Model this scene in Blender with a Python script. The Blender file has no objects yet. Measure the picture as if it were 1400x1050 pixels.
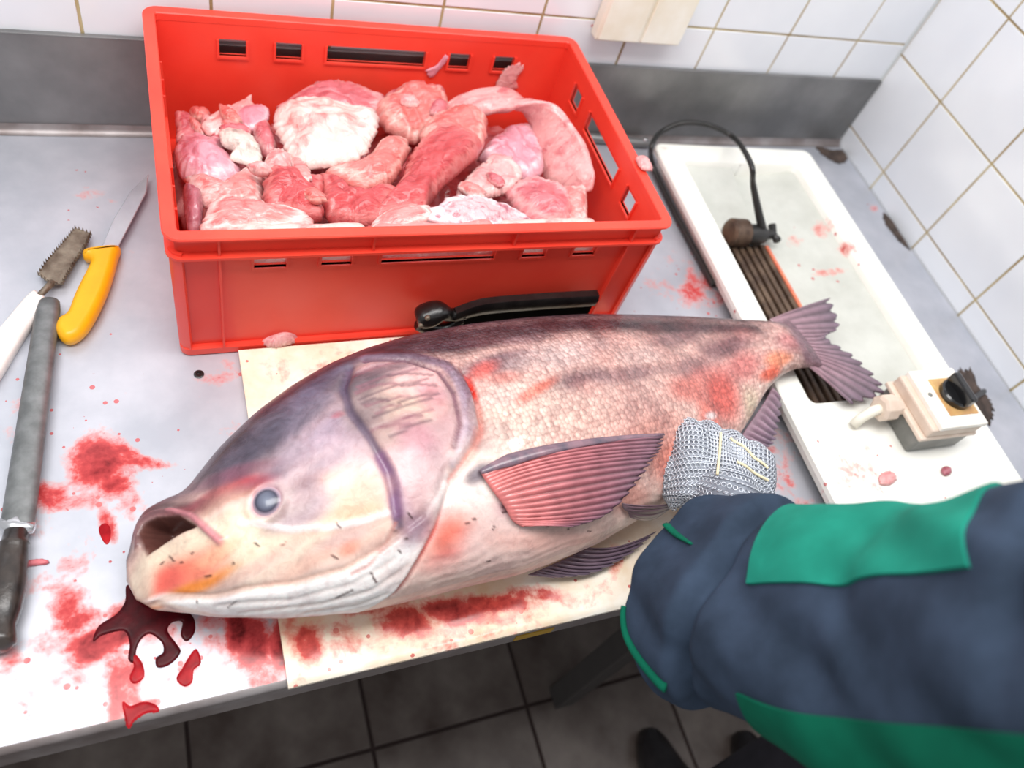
import bpy, math, random
import numpy as np
from mathutils import Vector, Matrix, noise as mnoise

# Measured layout, metres. x: right wall at 0, y: back wall at 0 (negative towards the viewer), z: 0 at the worktop.
D = {"cam":{"f":1072.66,"loc":[-1.27332,-1.0093,0.81973],"R":[[0.921724,0.102006,-0.374193],[-0.289889,0.822143,-0.489945],[0.257663,0.560068,0.787359]]},
"fish":{"loc":[-1.3472,-0.6888,0],"ang":0.1592,"tab":[[0.0,-0.008,0.012,0.005,0.0394],[0.0013,-0.0072,0.0208,0.0111,0.0343],[0.0034,-0.0059,0.027,0.0143,
0.0315],[0.0068,-0.0038,0.0336,0.0177,0.0286],[0.0118,-0.0008,0.0406,0.0213,0.0255],[0.0214,0.0051,0.0509,0.0267,0.021],[0.0427,-0.0,0.0581,0.04,0.016],[0.0641,
-0.0074,0.0633,0.049,0.0146],[0.0855,-0.0051,0.0767,0.058,0.0132],[0.1068,-0.0018,0.0903,0.063,0.0119],[0.1282,0.0003,0.1006,0.068,0.0105],[0.1495,0.0022,
0.1103,0.073,0.0105],[0.1709,0.0024,0.1178,0.078,0.0105],[0.1923,0.0039,0.1255,0.0805,0.0105],[0.2136,0.0051,0.1304,0.083,0.0105],[0.235,0.0065,0.1351,0.0855,
0.0105],[0.2564,0.0062,0.138,0.088,0.0105],[0.2777,0.0069,0.1415,0.0885,0.0105],[0.2991,0.0063,0.1436,0.089,0.0105],[0.3205,0.0054,0.1461,0.0895,0.0105],
[0.3418,0.0037,0.148,0.09,0.0105],[0.3632,0.0035,0.1484,0.089,0.0105],[0.3845,0.0032,0.1487,0.088,0.0105],[0.4059,0.0034,0.1486,0.087,0.0105],[0.4273,0.0029,
0.1474,0.086,0.0105],[0.4486,0.003,0.1465,0.084,0.0105],[0.47,0.0041,0.1447,0.082,0.0105],[0.4914,0.0052,0.1425,0.08,0.0105],[0.5127,0.0059,0.1398,0.078,
0.0105],[0.5341,0.0073,0.1373,0.075,0.0105],[0.5555,0.0087,0.1349,0.072,0.0105],[0.5768,0.0103,0.1322,0.069,0.0105],[0.5982,0.0115,0.1283,0.066,0.0105],[0.6195,
0.0131,0.1247,0.0622,0.0105],[0.6409,0.0151,0.1207,0.0585,0.0105],[0.6623,0.0175,0.1162,0.0548,0.0105],[0.6836,0.0199,0.1116,0.051,0.0105],[0.705,0.0209,0.1034,
0.0472,0.0154],[0.7264,0.0229,0.094,0.0435,0.0203],[0.7477,0.025,0.0846,0.0398,0.0251],[0.7691,0.0272,0.0746,0.036,0.03],[0.7905,0.0282,0.0626,0.0335,0.0363],
[0.8118,0.0271,0.0528,0.031,0.0425],[0.8332,0.0255,0.045,0.0285,0.0488],[0.8545,0.0213,0.0389,0.026,0.055],[0.872,0.0175,0.0385,0.019,0.061],[0.888,0.016,0.04,
0.012,0.066],[0.9,0.014,0.042,0.005,0.072]]},"paint":[["p",[[0.0666,0.0478],[0.0838,0.0704],[0.1053,0.0836],[0.1482,0.1039],[0.189,0.1173],[0.232,0.1266],
[0.2771,0.1279],[0.3007,0.1144],[0.2599,0.097],[0.2298,0.0772],[0.2148,0.0552],[0.1912,0.0499],[0.1632,0.0433],[0.1375,0.0321],[0.116,0.0221],[0.0924,0.0248]],
0.0209,[106,98,110],0.95,0],["p",[[0.0666,0.0478],[0.0838,0.0704],[0.1053,0.0836],[0.1482,0.1039],[0.189,0.1173],[0.232,0.1266],[0.2771,0.1279],[0.3243,0.1347],
[0.378,0.1337],[0.3695,0.1178],[0.3007,0.1144],[0.2492,0.1093],[0.2062,0.1002],[0.1675,0.0888],[0.1246,0.0695],[0.0902,0.048]],0.0114,[70,58,66],0.8,0],["b",
0.1547,0.0499,0.0475,0.0247,0.5,[92,88,102],0.85,1.0],["b",0.1869,0.0605,0.0475,0.0209,0.4,[124,116,130],0.7,1.0],["b",0.1181,0.0448,0.038,0.019,0.8,[82,76,88],
0.8,1.0],["b",0.2126,0.0938,0.038,0.0114,0.4,[116,114,132],0.6,1.0],["b",0.1632,0.0154,0.0665,0.0285,0.35,[160,150,164],0.8,1.0],["b",0.2084,0.0173,0.038,0.038,
0.9,[166,150,168],0.75,1.0],["b",0.1869,-0.0,0.057,0.0342,0.4,[204,184,192],0.7,1.0],["b",0.2126,-0.0272,0.0323,0.0418,0,[186,164,178],0.7,1.0],["b",0.174,
-0.0219,0.0855,0.0323,0,[222,200,200],0.8,1.0],["b",0.1847,-0.049,0.0665,0.0342,0,[232,206,196],0.8,1.0],["b",0.1869,-0.0659,0.057,0.0285,0,[236,208,188],0.7,
1.0],["b",0.1246,-0.0507,0.1045,0.0323,0,[241,224,206],0.85,1.0],["b",0.0945,-0.0387,0.0475,0.0285,0,[245,228,206],0.8,1.0],["b",0.1976,-0.0535,0.0342,0.0228,0,
[236,176,138],0.5,1.0],["b",0.1675,-0.0156,0.0247,0.0095,0,[238,178,150],0.35,1.0],["b",0.1804,-0.0751,0.038,0.0114,0,[214,186,186],0.6,1.0],["b",0.2105,0.0397,
0.0086,0.0038,0,[206,120,130],0.7,1.0],["b",0.1439,-0.0278,0.0304,0.0228,0,[136,112,134],0.8,1.0],["b",0.1332,-0.0339,0.0285,0.0114,0,[146,122,144],0.7,1.0],
["b",0.1568,-0.0399,0.0285,0.0133,0,[176,152,168],0.5,1.0],["b",0.1095,0.0146,0.0323,0.0114,-0.3,[206,58,56],0.9,1.0],["b",0.0881,0.0125,0.0437,0.0114,-0.35,
[156,66,78],0.8,1.0],["b",0.0666,0.0247,0.0418,0.0086,-0.3,[146,74,84],0.8,1.0],["b",0.0945,0.0349,0.0285,0.0095,-0.5,[112,84,98],0.7,1.0],["b",0.1224,0.0276,
0.0323,0.0095,-0.4,[128,84,98],0.6,1.0],["b",0.0967,-0.0024,0.0285,0.0076,-0.15,[236,214,224],0.7,1.0],["b",0.0881,-0.0023,0.0076,0.0047,0,[170,20,36],0.9,1.0],
["b",0.0752,-0.0058,0.019,0.0095,0.6,[222,168,176],0.7,1.0],["b",0.058,-0.0248,0.0855,0.038,0,[247,230,208],0.9,1.0],["b",0.0365,-0.0131,0.038,0.019,0,[250,234,
212],0.8,1.0],["b",0.0408,-0.0343,0.0418,0.0209,0,[234,134,116],0.9,1.0],["b",0.0473,-0.05,0.0437,0.0086,0,[240,152,84],0.85,1.0],["b",0.0301,-0.0332,0.0171,
0.0133,0,[228,108,106],0.6,1.0],["b",0.0064,-0.0196,0.0152,0.0228,0,[206,190,176],0.8,1.0],["b",0.0881,-0.0604,0.057,0.0095,0,[244,222,214],0.6,1.0],["p",
[[0.0043,-0.031],[0.0451,-0.056],[0.0859,-0.0716],[0.1267,-0.0914],[0.1697,-0.1028],[0.2105,-0.0985],[0.247,-0.0902],[0.2685,-0.0746],[0.2835,-0.0567],[0.2835,
-0.0695],[0.2685,-0.0923],[0.2535,-0.1123],[0.232,-0.1312],[0.2126,-0.1531],[0.1804,-0.1727],[0.1117,-0.1351],[0.0408,-0.0815]],0.0047,[252,250,248],0.97,
0.003],["l",[[0.0129,-0.0432],[0.0387,-0.0537],[0.0859,-0.0716],[0.1267,-0.0914],[0.1697,-0.1028],[0.2126,-0.0988],[0.247,-0.0874]],0.0038,[216,184,168],0.6,
-0.002],["l",[[0.0666,-0.0736],[0.1246,-0.1063],[0.174,-0.1189],[0.2148,-0.1139]],0.0029,[232,222,218],0.5,-0.0012],["l",[[0.0816,-0.0963],[0.1482,-0.1265],
[0.1912,-0.1349],[0.2255,-0.1253]],0.0029,[228,216,210],0.5,-0.0012],["l",[[0.1353,-0.1331],[0.1783,-0.1489],[0.2041,-0.1467]],0.0029,[214,202,196],0.5,
-0.0012],["l",[[0.0086,-0.0403],[0.0644,-0.0907],[0.1375,-0.1528]],0.0047,[226,206,190],0.6,0],["p",[[0.2427,0.0898],[0.2642,0.0947],[0.2986,0.0765],[0.3243,
0.0516],[0.3286,0.0197],[0.3222,-0.0121],[0.3072,-0.0373],[0.2835,-0.0567],[0.2663,-0.0834],[0.2556,-0.0966],[0.232,-0.102],[0.2169,-0.0892],[0.2298,-0.0626],
[0.232,-0.0346],[0.2234,-0.0],[0.2191,0.0402],[0.2277,0.0712]],0.0066,[190,160,162],0.9,0.003],["b",0.2621,0.0324,0.0437,0.0304,0.2,[200,180,164],0.85,1.0],
["b",0.29,0.0436,0.0342,0.0209,0,[238,196,192],0.85,1.0],["b",0.2771,0.0117,0.038,0.0171,-0.2,[240,212,196],0.85,1.0],["b",0.2341,0.0282,0.0266,0.0323,0,[140,
124,126],0.85,1.0],["b",0.2449,0.0668,0.0323,0.0171,-0.3,[84,76,84],0.85,1.0],["b",0.2728,0.0719,0.0285,0.0076,0,[116,92,98],0.7,1.0],["b",0.2513,-0.004,0.0323,
0.019,0,[176,156,148],0.7,1.0],["b",0.2986,0.0193,0.0152,0.0285,0,[206,150,158],0.6,1.0],["b",0.2663,-0.0187,0.0209,0.0285,0,[196,148,158],0.7,1.0],["b",0.247,
-0.0514,0.0285,0.038,0,[226,196,196],0.75,1.0],["b",0.2427,-0.098,0.019,0.0152,0,[150,122,138],0.8,1.0],["b",0.232,-0.0716,0.0114,0.0285,0,[206,180,190],0.6,
1.0],["l",[[0.2384,0.0602],[0.2706,0.0624],[0.3007,0.0607]],0.0027,[140,98,108],0.6,-0.0008],["l",[[0.2341,0.0444],[0.2706,0.0462],[0.305,0.0441]],0.0027,[92,
72,80],0.6,-0.0008],["l",[[0.2363,0.0348],[0.2578,0.0323],[0.2792,0.0296]],0.0027,[140,98,108],0.6,-0.0008],["l",[[0.2384,0.0182],[0.2685,0.0188],[0.2986,
0.0193]],0.0027,[92,72,80],0.6,-0.0008],["l",[[0.2406,0.0076],[0.2621,0.0078],[0.2814,0.0041]],0.0027,[140,98,108],0.6,-0.0008],["l",[[0.2706,0.0624],[0.2921,
0.057],[0.3115,0.0478]],0.0027,[92,72,80],0.6,-0.0008],["l",[[0.2298,0.0075],[0.2492,0.004],[0.2663,-0.0]],0.0027,[140,98,108],0.6,-0.0008],["l",[[0.2449,
-0.0077],[0.2663,-0.0041],[0.2878,-0.0041]],0.0027,[92,72,80],0.6,-0.0008],["l",[[0.2384,0.0781],[0.2642,0.0802],[0.2878,0.079]],0.0027,[140,98,108],0.6,
-0.0008],["l",[[0.2663,0.0257],[0.2878,0.0263],[0.3072,0.023]],0.0027,[92,72,80],0.6,-0.0008],["l",[[0.2341,0.0538],[0.2535,0.0549],[0.2728,0.0496]],0.0027,
[140,98,108],0.6,-0.0008],["l",[[0.2341,0.038],[0.247,0.0385],[0.2578,0.0323]],0.0027,[92,72,80],0.6,-0.0008],["l",[[0.2427,0.0217],[0.2556,0.0254],[0.2663,
0.0222]],0.0027,[140,98,108],0.6,-0.0008],["l",[[0.2771,0.0432],[0.2943,0.0403],[0.3093,0.0338]],0.0027,[92,72,80],0.6,-0.0008],["l",[[0.2642,0.0078],[0.2792,
0.008],[0.2943,0.008]],0.0027,[140,98,108],0.6,-0.0008],["l",[[0.2642,0.1057],[0.3029,0.086],[0.3308,0.0586],[0.3372,0.0272],[0.3286,-0.0121],[0.3158,-0.0375],
[0.2943,-0.0538]],0.0104,[134,112,128],0.92,0.003],["l",[[0.3329,0.045],[0.3286,0.0121],[0.3179,-0.0195],[0.3007,-0.0405]],0.0047,[196,182,198],0.6,0.001],["l",
[[0.2599,0.0998],[0.2964,0.0795],[0.32,0.0515],[0.3222,0.0196],[0.3136,-0.0158],[0.2986,-0.037]],0.0033,[112,76,90],0.8,-0.003],["l",[[0.348,0.0417],[0.3437,
0.0083],[0.3329,-0.0271],[0.32,-0.0411],[0.3029,-0.0542],[0.2835,-0.0663]],0.0043,[214,62,52],0.95,-0.005],["l",[[0.3437,0.0522],[0.3437,0.0198],[0.3372,
-0.016]],0.0024,[140,52,54],0.7,-0.003],["l",[[0.3286,-0.0271],[0.3158,-0.0445],[0.2921,-0.0635]],0.0066,[232,150,136],0.5,0],["l",[[0.2878,-0.0633],[0.2685,
-0.0865],[0.2578,-0.1023],[0.2427,-0.1186],[0.2255,-0.1389],[0.2105,-0.1547]],0.0029,[184,48,46],0.8,-0.004],["l",[[0.2427,0.098],[0.2255,0.068],[0.2212,
0.0372],[0.2277,-0.0],[0.232,-0.0379],[0.2277,-0.0683],[0.2255,-0.0878]],0.0057,[96,84,104],0.8,-0.004],["l",[[0.2298,-0.0213],[0.232,-0.0505],[0.2277,
-0.0769]],0.0086,[138,106,136],0.8,0],["l",[[0.2234,-0.0847],[0.2105,-0.0985],[0.1912,-0.109],[0.1761,-0.1091]],0.0024,[206,140,130],0.6,-0.0015],["l",[[0.0988,
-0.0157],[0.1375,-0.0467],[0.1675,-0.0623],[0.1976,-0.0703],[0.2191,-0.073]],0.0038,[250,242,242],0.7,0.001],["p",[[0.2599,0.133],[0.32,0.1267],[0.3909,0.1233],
[0.4683,0.117],[0.5542,0.1062],[0.6831,0.0868],[0.827,0.0252],[0.8205,0.0041],[0.7217,0.036],[0.5864,0.0664],[0.4833,0.0762],[0.4189,0.0722],[0.363,0.0725],
[0.3029,0.0829],[0.2621,0.1]],0.0133,[64,52,60],0.9,0],["b",0.3544,0.0884,0.057,0.0133,-0.1,[88,68,76],0.7,1.0],["b",0.3866,0.049,0.0665,0.0152,0.12,[112,90,
100],0.85,1.0],["b",0.4489,0.0043,0.076,0.0123,0.1,[118,94,100],0.8,1.0],["b",0.5477,-0.0,0.0665,0.0123,0,[126,100,106],0.7,1.0],["b",0.668,-0.0065,0.057,
0.0171,0,[142,108,112],0.65,1.0],["b",0.7561,0.0067,0.057,0.0171,0,[128,94,102],0.75,1.0],["b",0.6659,0.0406,0.057,0.0133,0,[132,104,110],0.6,1.0],["b",0.4854,
0.0471,0.076,0.019,0.05,[222,204,200],0.8,1.0],["b",0.5907,0.0239,0.0475,0.0152,0,[216,194,190],0.6,1.0],["b",0.4403,0.0781,0.038,0.0095,0,[150,124,128],0.6,
1.0],["b",0.3888,-0.0161,0.0665,0.0361,0,[238,216,204],0.9,1.0],["b",0.4532,-0.0377,0.0665,0.0323,0,[226,198,188],0.8,1.0],["b",0.3544,-0.0523,0.057,0.0247,0,
[243,224,212],0.85,1.0],["b",0.3737,0.0043,0.038,0.0133,0,[224,206,200],0.7,1.0],["b",0.3652,0.0418,0.0247,0.0114,0.4,[222,112,102],0.6,1.0],["b",0.4146,0.0043,
0.0323,0.0066,0.3,[228,118,100],0.7,1.0],["b",0.3845,0.0274,0.019,0.0076,0,[214,120,112],0.5,1.0],["b",0.6916,-0.0551,0.0418,0.0418,0,[218,96,88],0.8,1.0],["b",
0.6294,-0.0346,0.038,0.019,0,[216,122,112],0.65,1.0],["b",0.7539,-0.0287,0.0418,0.0228,0,[200,112,112],0.7,1.0],["b",0.6465,-0.0955,0.0228,0.038,0,[226,100,86],
0.8,1.0],["b",0.5391,-0.084,0.0665,0.0418,0,[222,164,152],0.7,1.0],["b",0.5649,-0.121,0.0437,0.0323,0,[222,142,128],0.8,1.0],["b",0.5155,-0.0426,0.0475,0.0228,
0,[214,182,174],0.6,1.0],["b",0.7432,-0.0862,0.0209,0.0323,0.3,[226,212,190],0.9,1.0],["b",0.8205,-0.0337,0.0285,0.0114,0,[236,158,128],0.85,1.0],["b",0.7947,
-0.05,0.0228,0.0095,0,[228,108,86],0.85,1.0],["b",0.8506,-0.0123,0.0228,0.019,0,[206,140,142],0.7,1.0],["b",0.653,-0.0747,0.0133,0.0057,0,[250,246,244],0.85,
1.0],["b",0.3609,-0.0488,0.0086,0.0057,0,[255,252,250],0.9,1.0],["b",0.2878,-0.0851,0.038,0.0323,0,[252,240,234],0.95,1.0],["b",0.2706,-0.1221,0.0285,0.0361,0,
[228,124,110],0.85,1.0],["b",0.2621,-0.138,0.0228,0.0114,0,[206,70,62],0.75,1.0],["b",0.3136,-0.1363,0.057,0.0285,0,[236,212,208],0.85,1.0],["b",0.3759,-0.1603,
0.076,0.019,-0.35,[236,192,182],0.8,1.0],["b",0.3265,-0.166,0.1045,0.0171,-0.3,[240,212,204],0.8,1.0],["b",0.4683,-0.1247,0.0475,0.0228,-0.5,[230,172,160],0.8,
1.0],["b",0.3136,-0.0678,0.019,0.0086,0.3,[96,86,98],0.9,1.0],["b",0.3351,-0.1058,0.0171,0.0133,0,[200,164,174],0.7,1.0],["b",0.3286,-0.1054,0.0057,0.0047,0,
[84,36,46],0.85,1.0],["l",[[0.0537,-0.0186],[0.0558,-0.0173]],0.0012,[60,28,30],0.9,0.0006],["l",[[0.043,-0.0232],[0.0451,-0.0234]],0.0012,[60,28,30],0.9,
0.0006],["l",[[0.0279,-0.0174],[0.0301,-0.0165]],0.0012,[60,28,30],0.9,0.0006],["l",[[0.0365,-0.0144],[0.0387,-0.02]],0.0012,[60,28,30],0.9,0.0006],["l",
[[0.0838,-0.044],[0.0838,-0.0456]],0.0012,[60,28,30],0.9,0.0006],["l",[[0.0601,-0.0418],[0.0644,-0.043]],0.0012,[60,28,30],0.9,0.0006],["l",[[0.0494,-0.0628],
[0.0494,-0.0618]],0.0012,[60,28,30],0.9,0.0006],["l",[[0.073,-0.0802],[0.0795,-0.0778]],0.0012,[60,28,30],0.9,0.0006],["l",[[0.174,-0.0609],[0.1761,-0.0665]],
0.0012,[60,28,30],0.9,0.0006],["l",[[0.1053,-0.0397],[0.1074,-0.0443]],0.0012,[60,28,30],0.9,0.0006],["l",[[0.1246,-0.055],[0.1289,-0.0539]],0.0012,[60,28,30],
0.9,0.0006],["l",[[0.1632,-0.0854],[0.1675,-0.0911]],0.0012,[60,28,30],0.9,0.0006],["l",[[0.1912,-0.0997],[0.1912,-0.0997]],0.0012,[60,28,30],0.9,0.0006],["l",
[[0.2191,-0.0895],[0.2234,-0.0928]],0.0012,[60,28,30],0.9,0.0006],["l",[[0.2277,-0.1013],[0.2298,-0.1016]],0.0012,[60,28,30],0.9,0.0006],["l",[[0.1912,-0.1157],
[0.1933,-0.1185]],0.0012,[60,28,30],0.9,0.0006],["l",[[0.1933,-0.1207],[0.1955,-0.1277]],0.0012,[60,28,30],0.9,0.0006],["l",[[0.2191,-0.1074],[0.2212,-0.1103]],
0.0012,[60,28,30],0.9,0.0006],["l",[[0.3308,-0.114],[0.3329,-0.1197]],0.0012,[60,28,30],0.9,0.0006],["l",[[0.3394,-0.12],[0.3415,-0.1255]],0.0012,[60,28,30],
0.9,0.0006],["l",[[0.3243,-0.1108],[0.3286,-0.1111]],0.0012,[60,28,30],0.9,0.0006],["l",[[0.2857,-0.1106],[0.29,-0.1109]],0.0012,[60,28,30],0.9,0.0006],["l",
[[0.3115,-0.1233],[0.3136,-0.1209]],0.0012,[60,28,30],0.9,0.0006],["l",[[0.4124,-0.143],[0.4146,-0.1453]],0.0012,[60,28,30],0.9,0.0006],["l",[[0.3931,-0.1484],
[0.3974,-0.1436]],0.0012,[60,28,30],0.9,0.0006],["l",[[0.3673,-0.1387],[0.3716,-0.1362]],0.0012,[60,28,30],0.9,0.0006],["l",[[0.4189,-0.159],[0.4232,-0.1609]],
0.0012,[60,28,30],0.9,0.0006],["l",[[0.2363,-0.0807],[0.2384,-0.0866]],0.0012,[60,28,30],0.9,0.0006],["l",[[0.3029,-0.1566],[0.305,-0.1569]],0.0012,[60,28,30],
0.9,0.0006],["l",[[0.2943,-0.1085],[0.2964,-0.1086]],0.0012,[60,28,30],0.9,0.0006],["l",[[0.1611,-0.1262],[0.174,-0.1251]],0.0021,[60,35,35],0.8,0],["l",
[[0.0129,0.0163],[0.0193,0.0357],[0.0322,0.0381],[0.0494,0.0307],[0.0644,0.0166],[0.0709,-0.002],[0.0795,-0.0206]],0.0038,[136,100,102],0.85,0.003],["l",
[[0.0473,0.033],[0.0623,0.0179],[0.073,-0.0057],[0.0795,-0.0224]],0.0038,[226,160,164],0.85,0.0015],["b",0.0322,0.0483,0.038,0.0086,-0.45,[104,84,84],0.85,1.0],
["b",0.8742,-0.0128,0.019,0.0285,0,[150,118,128],0.85,1.0],["b",0.8742,-0.0323,0.0133,0.0133,0,[140,108,120],0.8,1.0],["b",0.2062,-0.0953,0.0228,0.0095,0,[206,
176,168],0.5,1.0],["b",0.1783,-0.0068,0.0285,0.0095,0.3,[176,160,172],0.5,1.0],["b",0.1289,0.0109,0.0247,0.0076,-0.2,[120,96,110],0.6,1.0],["b",0.1589,-0.0238,
0.019,0.0076,0,[198,170,176],0.5,1.0],["b",0.2062,-0.0484,0.0247,0.0133,0,[226,190,176],0.5,1.0],["b",0.1074,-0.058,0.057,0.0076,0,[238,196,180],0.4,1.0],["b",
0.1418,-0.0814,0.038,0.0076,0,[236,186,170],0.4,1.0],["b",0.1783,-0.0869,0.0114,0.0076,0,[228,150,130],0.6,1.0],["b",0.0752,-0.0298,0.0247,0.0076,0,[244,200,
170],0.5,1.0]],"mouth":[[0.015,0.024],[0.0215,0.0323],[0.0344,0.0319],[0.0537,0.0229],[0.0666,0.0037],[0.0537,0.0034],[0.0408,-0.0],[0.0279,-0.003],[0.0172,
-0.0026],[0.015,0.0091]],"eye":[0.1246,-0.0108,0.1347],"eyeuw":[0.1246,-0.0107],"fins":{"pectoral_fin":{"base":[[0.3133,-0.0624,0.1711],[0.3155,-0.072,0.1682],
[0.3197,-0.0843,0.1639],[0.3261,-0.0988,0.1575],[0.3303,-0.1116,0.1499],[0.3391,-0.1193,0.145]],"mid":[[0.4027,-0.065,0.1759],[0.3962,-0.0751,0.1736],[0.3875,
-0.088,0.1698],[0.3852,-0.111,0.1589],[0.3763,-0.1258,0.1491],[0.3613,-0.1276,0.1482]],"tip":[[0.5411,-0.0778,0.1508],[0.5304,-0.0907,0.1487],[0.5101,-0.1016,
0.1488],[0.4798,-0.1182,0.1454],[0.4356,-0.136,0.14],[0.3895,-0.1373,0.1433]]},"pelvic_fin":{"base":[[0.4645,-0.1261,0.1252],[0.4666,-0.1305,0.1195],[0.4731,
-0.1337,0.1131],[0.4795,-0.138,0.1024]],"mid":[[0.5063,-0.1355,0.1079],[0.5106,-0.1379,0.101],[0.5126,-0.1413,0.0871],[0.5147,-0.1416,0.0766]],"tip":[[0.5669,
-0.134,0.0732],[0.5647,-0.1344,0.0735],[0.5561,-0.1361,0.0745],[0.5345,-0.1401,0.0744]]},"pelvic_fin.001":{"base":[[0.3736,-0.1372,0.03],[0.3957,-0.1366,0.03],
[0.4254,-0.1357,0.03],[0.4569,-0.1333,0.03]],"mid":[[0.3888,-0.1431,0.026],[0.419,-0.15,0.026],[0.4585,-0.151,0.026],[0.4934,-0.1449,0.026]],"tip":[[0.4035,
-0.1489,0.022],[0.4511,-0.1614,0.022],[0.5057,-0.1573,0.022],[0.5513,-0.1444,0.022]]},"anal_fin":{"base":[[0.8229,-0.0252,0.05],[0.7969,-0.0402,0.05],[0.7695,
-0.054,0.05],[0.7395,-0.0687,0.05],[0.721,-0.0792,0.05]],"mid":[[0.8279,-0.0359,0.045],[0.8059,-0.0545,0.045],[0.7813,-0.0714,0.045],[0.7575,-0.0842,0.045],
[0.7388,-0.0911,0.045]],"tip":[[0.8368,-0.0402,0.038],[0.814,-0.0648,0.038],[0.7937,-0.0829,0.038],[0.777,-0.0968,0.038],[0.758,-0.1001,0.038]]},
"tail_fin":{"base":[[0.8721,0.0663,0.075],[0.8772,0.047,0.075],[0.8838,0.0261,0.075],[0.8865,0.0079,0.075],[0.8852,-0.0077,0.075],[0.8785,-0.019,0.075]],
"mid":[[0.9475,0.0758,0.068],[0.9423,0.0384,0.068],[0.931,0.0163,0.068],[0.9296,-0.0066,0.068],[0.9345,-0.0375,0.068],[0.8987,-0.0522,0.068]],"tip":[[1.0208,
0.0805,0.064],[0.9963,0.0291,0.064],[0.9573,0.0194,0.064],[0.9824,-0.0304,0.064],[0.9851,-0.0903,0.064],[0.9152,-0.0914,0.064]]}},"tbl":[[-1.426,-0.6057,0.0324,
-0.006,0.0,-0.0159,0.3456],[-1.4007,-0.65,0.0175,-0.0125,-0.015,-0.0383,0.324],[-1.3271,-0.7404,0.0388,-0.0088,-0.0018,-0.0279,0.378],[-1.3241,-0.79,0.025,
-0.0061,-0.0009,-0.0132,0.378],[-1.3972,-0.8106,0.0344,-0.0013,0.0014,-0.0089,0.378],[-1.4082,-0.7628,0.0237,-0.0057,-0.0001,-0.0131,0.4104],[-1.2844,-0.7788,
0.0261,-0.0062,-0.0013,-0.0136,0.3888],[-1.3251,-0.6572,0.013,-0.0058,-0.0071,-0.0293,0.378],[-1.4402,-0.4639,0.0278,-0.0038,0.0002,-0.0187,0.216],[-1.322,
-0.4189,0.0472,-0.0054,-0.0017,-0.0309,0.1728],[-1.375,-0.5381,0.0281,-0.0045,-0.001,-0.0367,0.81],[-1.3654,-0.5662,0.0195,-0.0111,-0.0051,-0.0173,0.756],
[-1.3465,-0.5335,0.0242,-0.0213,-0.0038,-0.0074,0.648],[-1.3256,-0.5478,0.0251,-0.0106,-0.0015,-0.0069,0.648],[-1.4196,-0.574,0.0198,-0.0035,-0.0,-0.0183,
0.594],[-1.4294,-0.5622,0.0145,-0.0025,0.0,-0.0118,0.54],[-1.3704,-0.612,0.0078,0.0015,0.0044,-0.0211,0.702],[-1.3865,-0.5883,0.0338,-0.006,-0.0005,-0.0247,
0.378],[-1.3939,-0.6278,0.0262,-0.005,-0.0006,-0.0312,0.324],[-1.4075,-0.6936,0.0151,-0.0155,-0.0138,-0.0205,0.54],[-1.4016,-0.7093,0.023,0.0062,0.0036,-0.0113,
0.648],[-1.3711,-0.7304,0.0367,0.0045,0.0029,-0.0128,0.81],[-1.3838,-0.7415,0.0221,0.0084,0.0044,-0.0107,0.756],[-1.3486,-0.7211,0.023,-0.0051,-0.0008,-0.0171,
0.918],[-1.4169,-0.727,0.0302,-0.0069,-0.0001,-0.0164,0.432],[-1.4259,-0.6676,0.0248,-0.0052,0.0,-0.022,0.324],[-1.3605,-0.7744,0.0183,-0.0044,-0.0017,-0.0389,
0.594],[-1.3673,-0.7926,0.0084,-0.0021,-0.0012,-0.0317,0.702],[-1.3466,-0.803,0.0166,0.0054,0.0026,-0.0064,0.648],[-1.4399,-0.7746,0.0114,-0.0028,0.0004,
-0.0313,0.432],[-1.4372,-0.7558,0.0173,-0.0042,0.0001,-0.013,0.378],[-1.4548,-0.7318,0.0174,-0.0041,0.0003,-0.0133,0.486],[-1.3074,-0.7803,0.0082,-0.0048,
-0.0061,-0.0155,0.648],[-1.2737,-0.7377,0.0407,-0.009,-0.001,-0.0102,0.432],[-1.2692,-0.7608,0.0267,-0.0061,-0.0015,-0.0141,0.486],[-1.2459,-0.7662,0.023,
-0.0053,-0.0038,-0.0307,0.7776],[-1.2577,-0.7487,0.0108,-0.0024,-0.0032,-0.0285,0.918],[-1.2188,-0.7724,0.011,-0.0025,-0.0044,-0.0309,0.864],[-1.2403,-0.8034,
0.0199,-0.0048,-0.0017,-0.0135,0.54],[-1.4532,-0.499,0.0237,-0.0208,-0.0043,-0.0104,0.324],[-1.3542,-0.4559,0.0149,-0.0019,-0.0004,-0.0099,0.27],[-1.2437,
-0.4408,0.0295,-0.0035,-0.0025,-0.025,0.324],[-1.2565,-0.489,0.0478,-0.0065,-0.0028,-0.0294,0.2376],[-1.2361,-0.5217,0.0236,-0.0035,-0.0031,-0.0285,0.27],
[-1.3034,-0.4924,0.046,-0.0064,-0.0026,-0.038,0.162],[-1.3678,-0.1327,0.0262,-0.0004,-0.0004,-0.0137,0.324],[-1.3509,-0.1467,0.0122,-0.0003,-0.0003,-0.0082,
0.378],[-1.3186,-0.6089,0.0211,-0.0038,-0.0016,-0.0249,0.324],[-1.3424,-0.5961,0.0208,-0.0037,-0.0008,-0.0168,0.432],[-0.5258,-0.3604,0.0141,-0.0182,-0.0316,
-0.0271,0.594],[-0.5182,-0.3301,0.0137,-0.0009,-0.0115,-0.0239,0.54],[-0.4962,-0.3854,0.0217,-0.0017,-0.0101,-0.02,0.432],[-0.5883,-0.3483,0.0527,-0.0038,
-0.0153,-0.0343,0.324],[-0.5205,-0.2904,0.0419,-0.0023,-0.0145,-0.0308,0.27],[-0.5432,-0.6936,0.0279,-0.0046,-0.0234,-0.0404,0.378],[-0.5377,-0.7058,0.0099,
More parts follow.
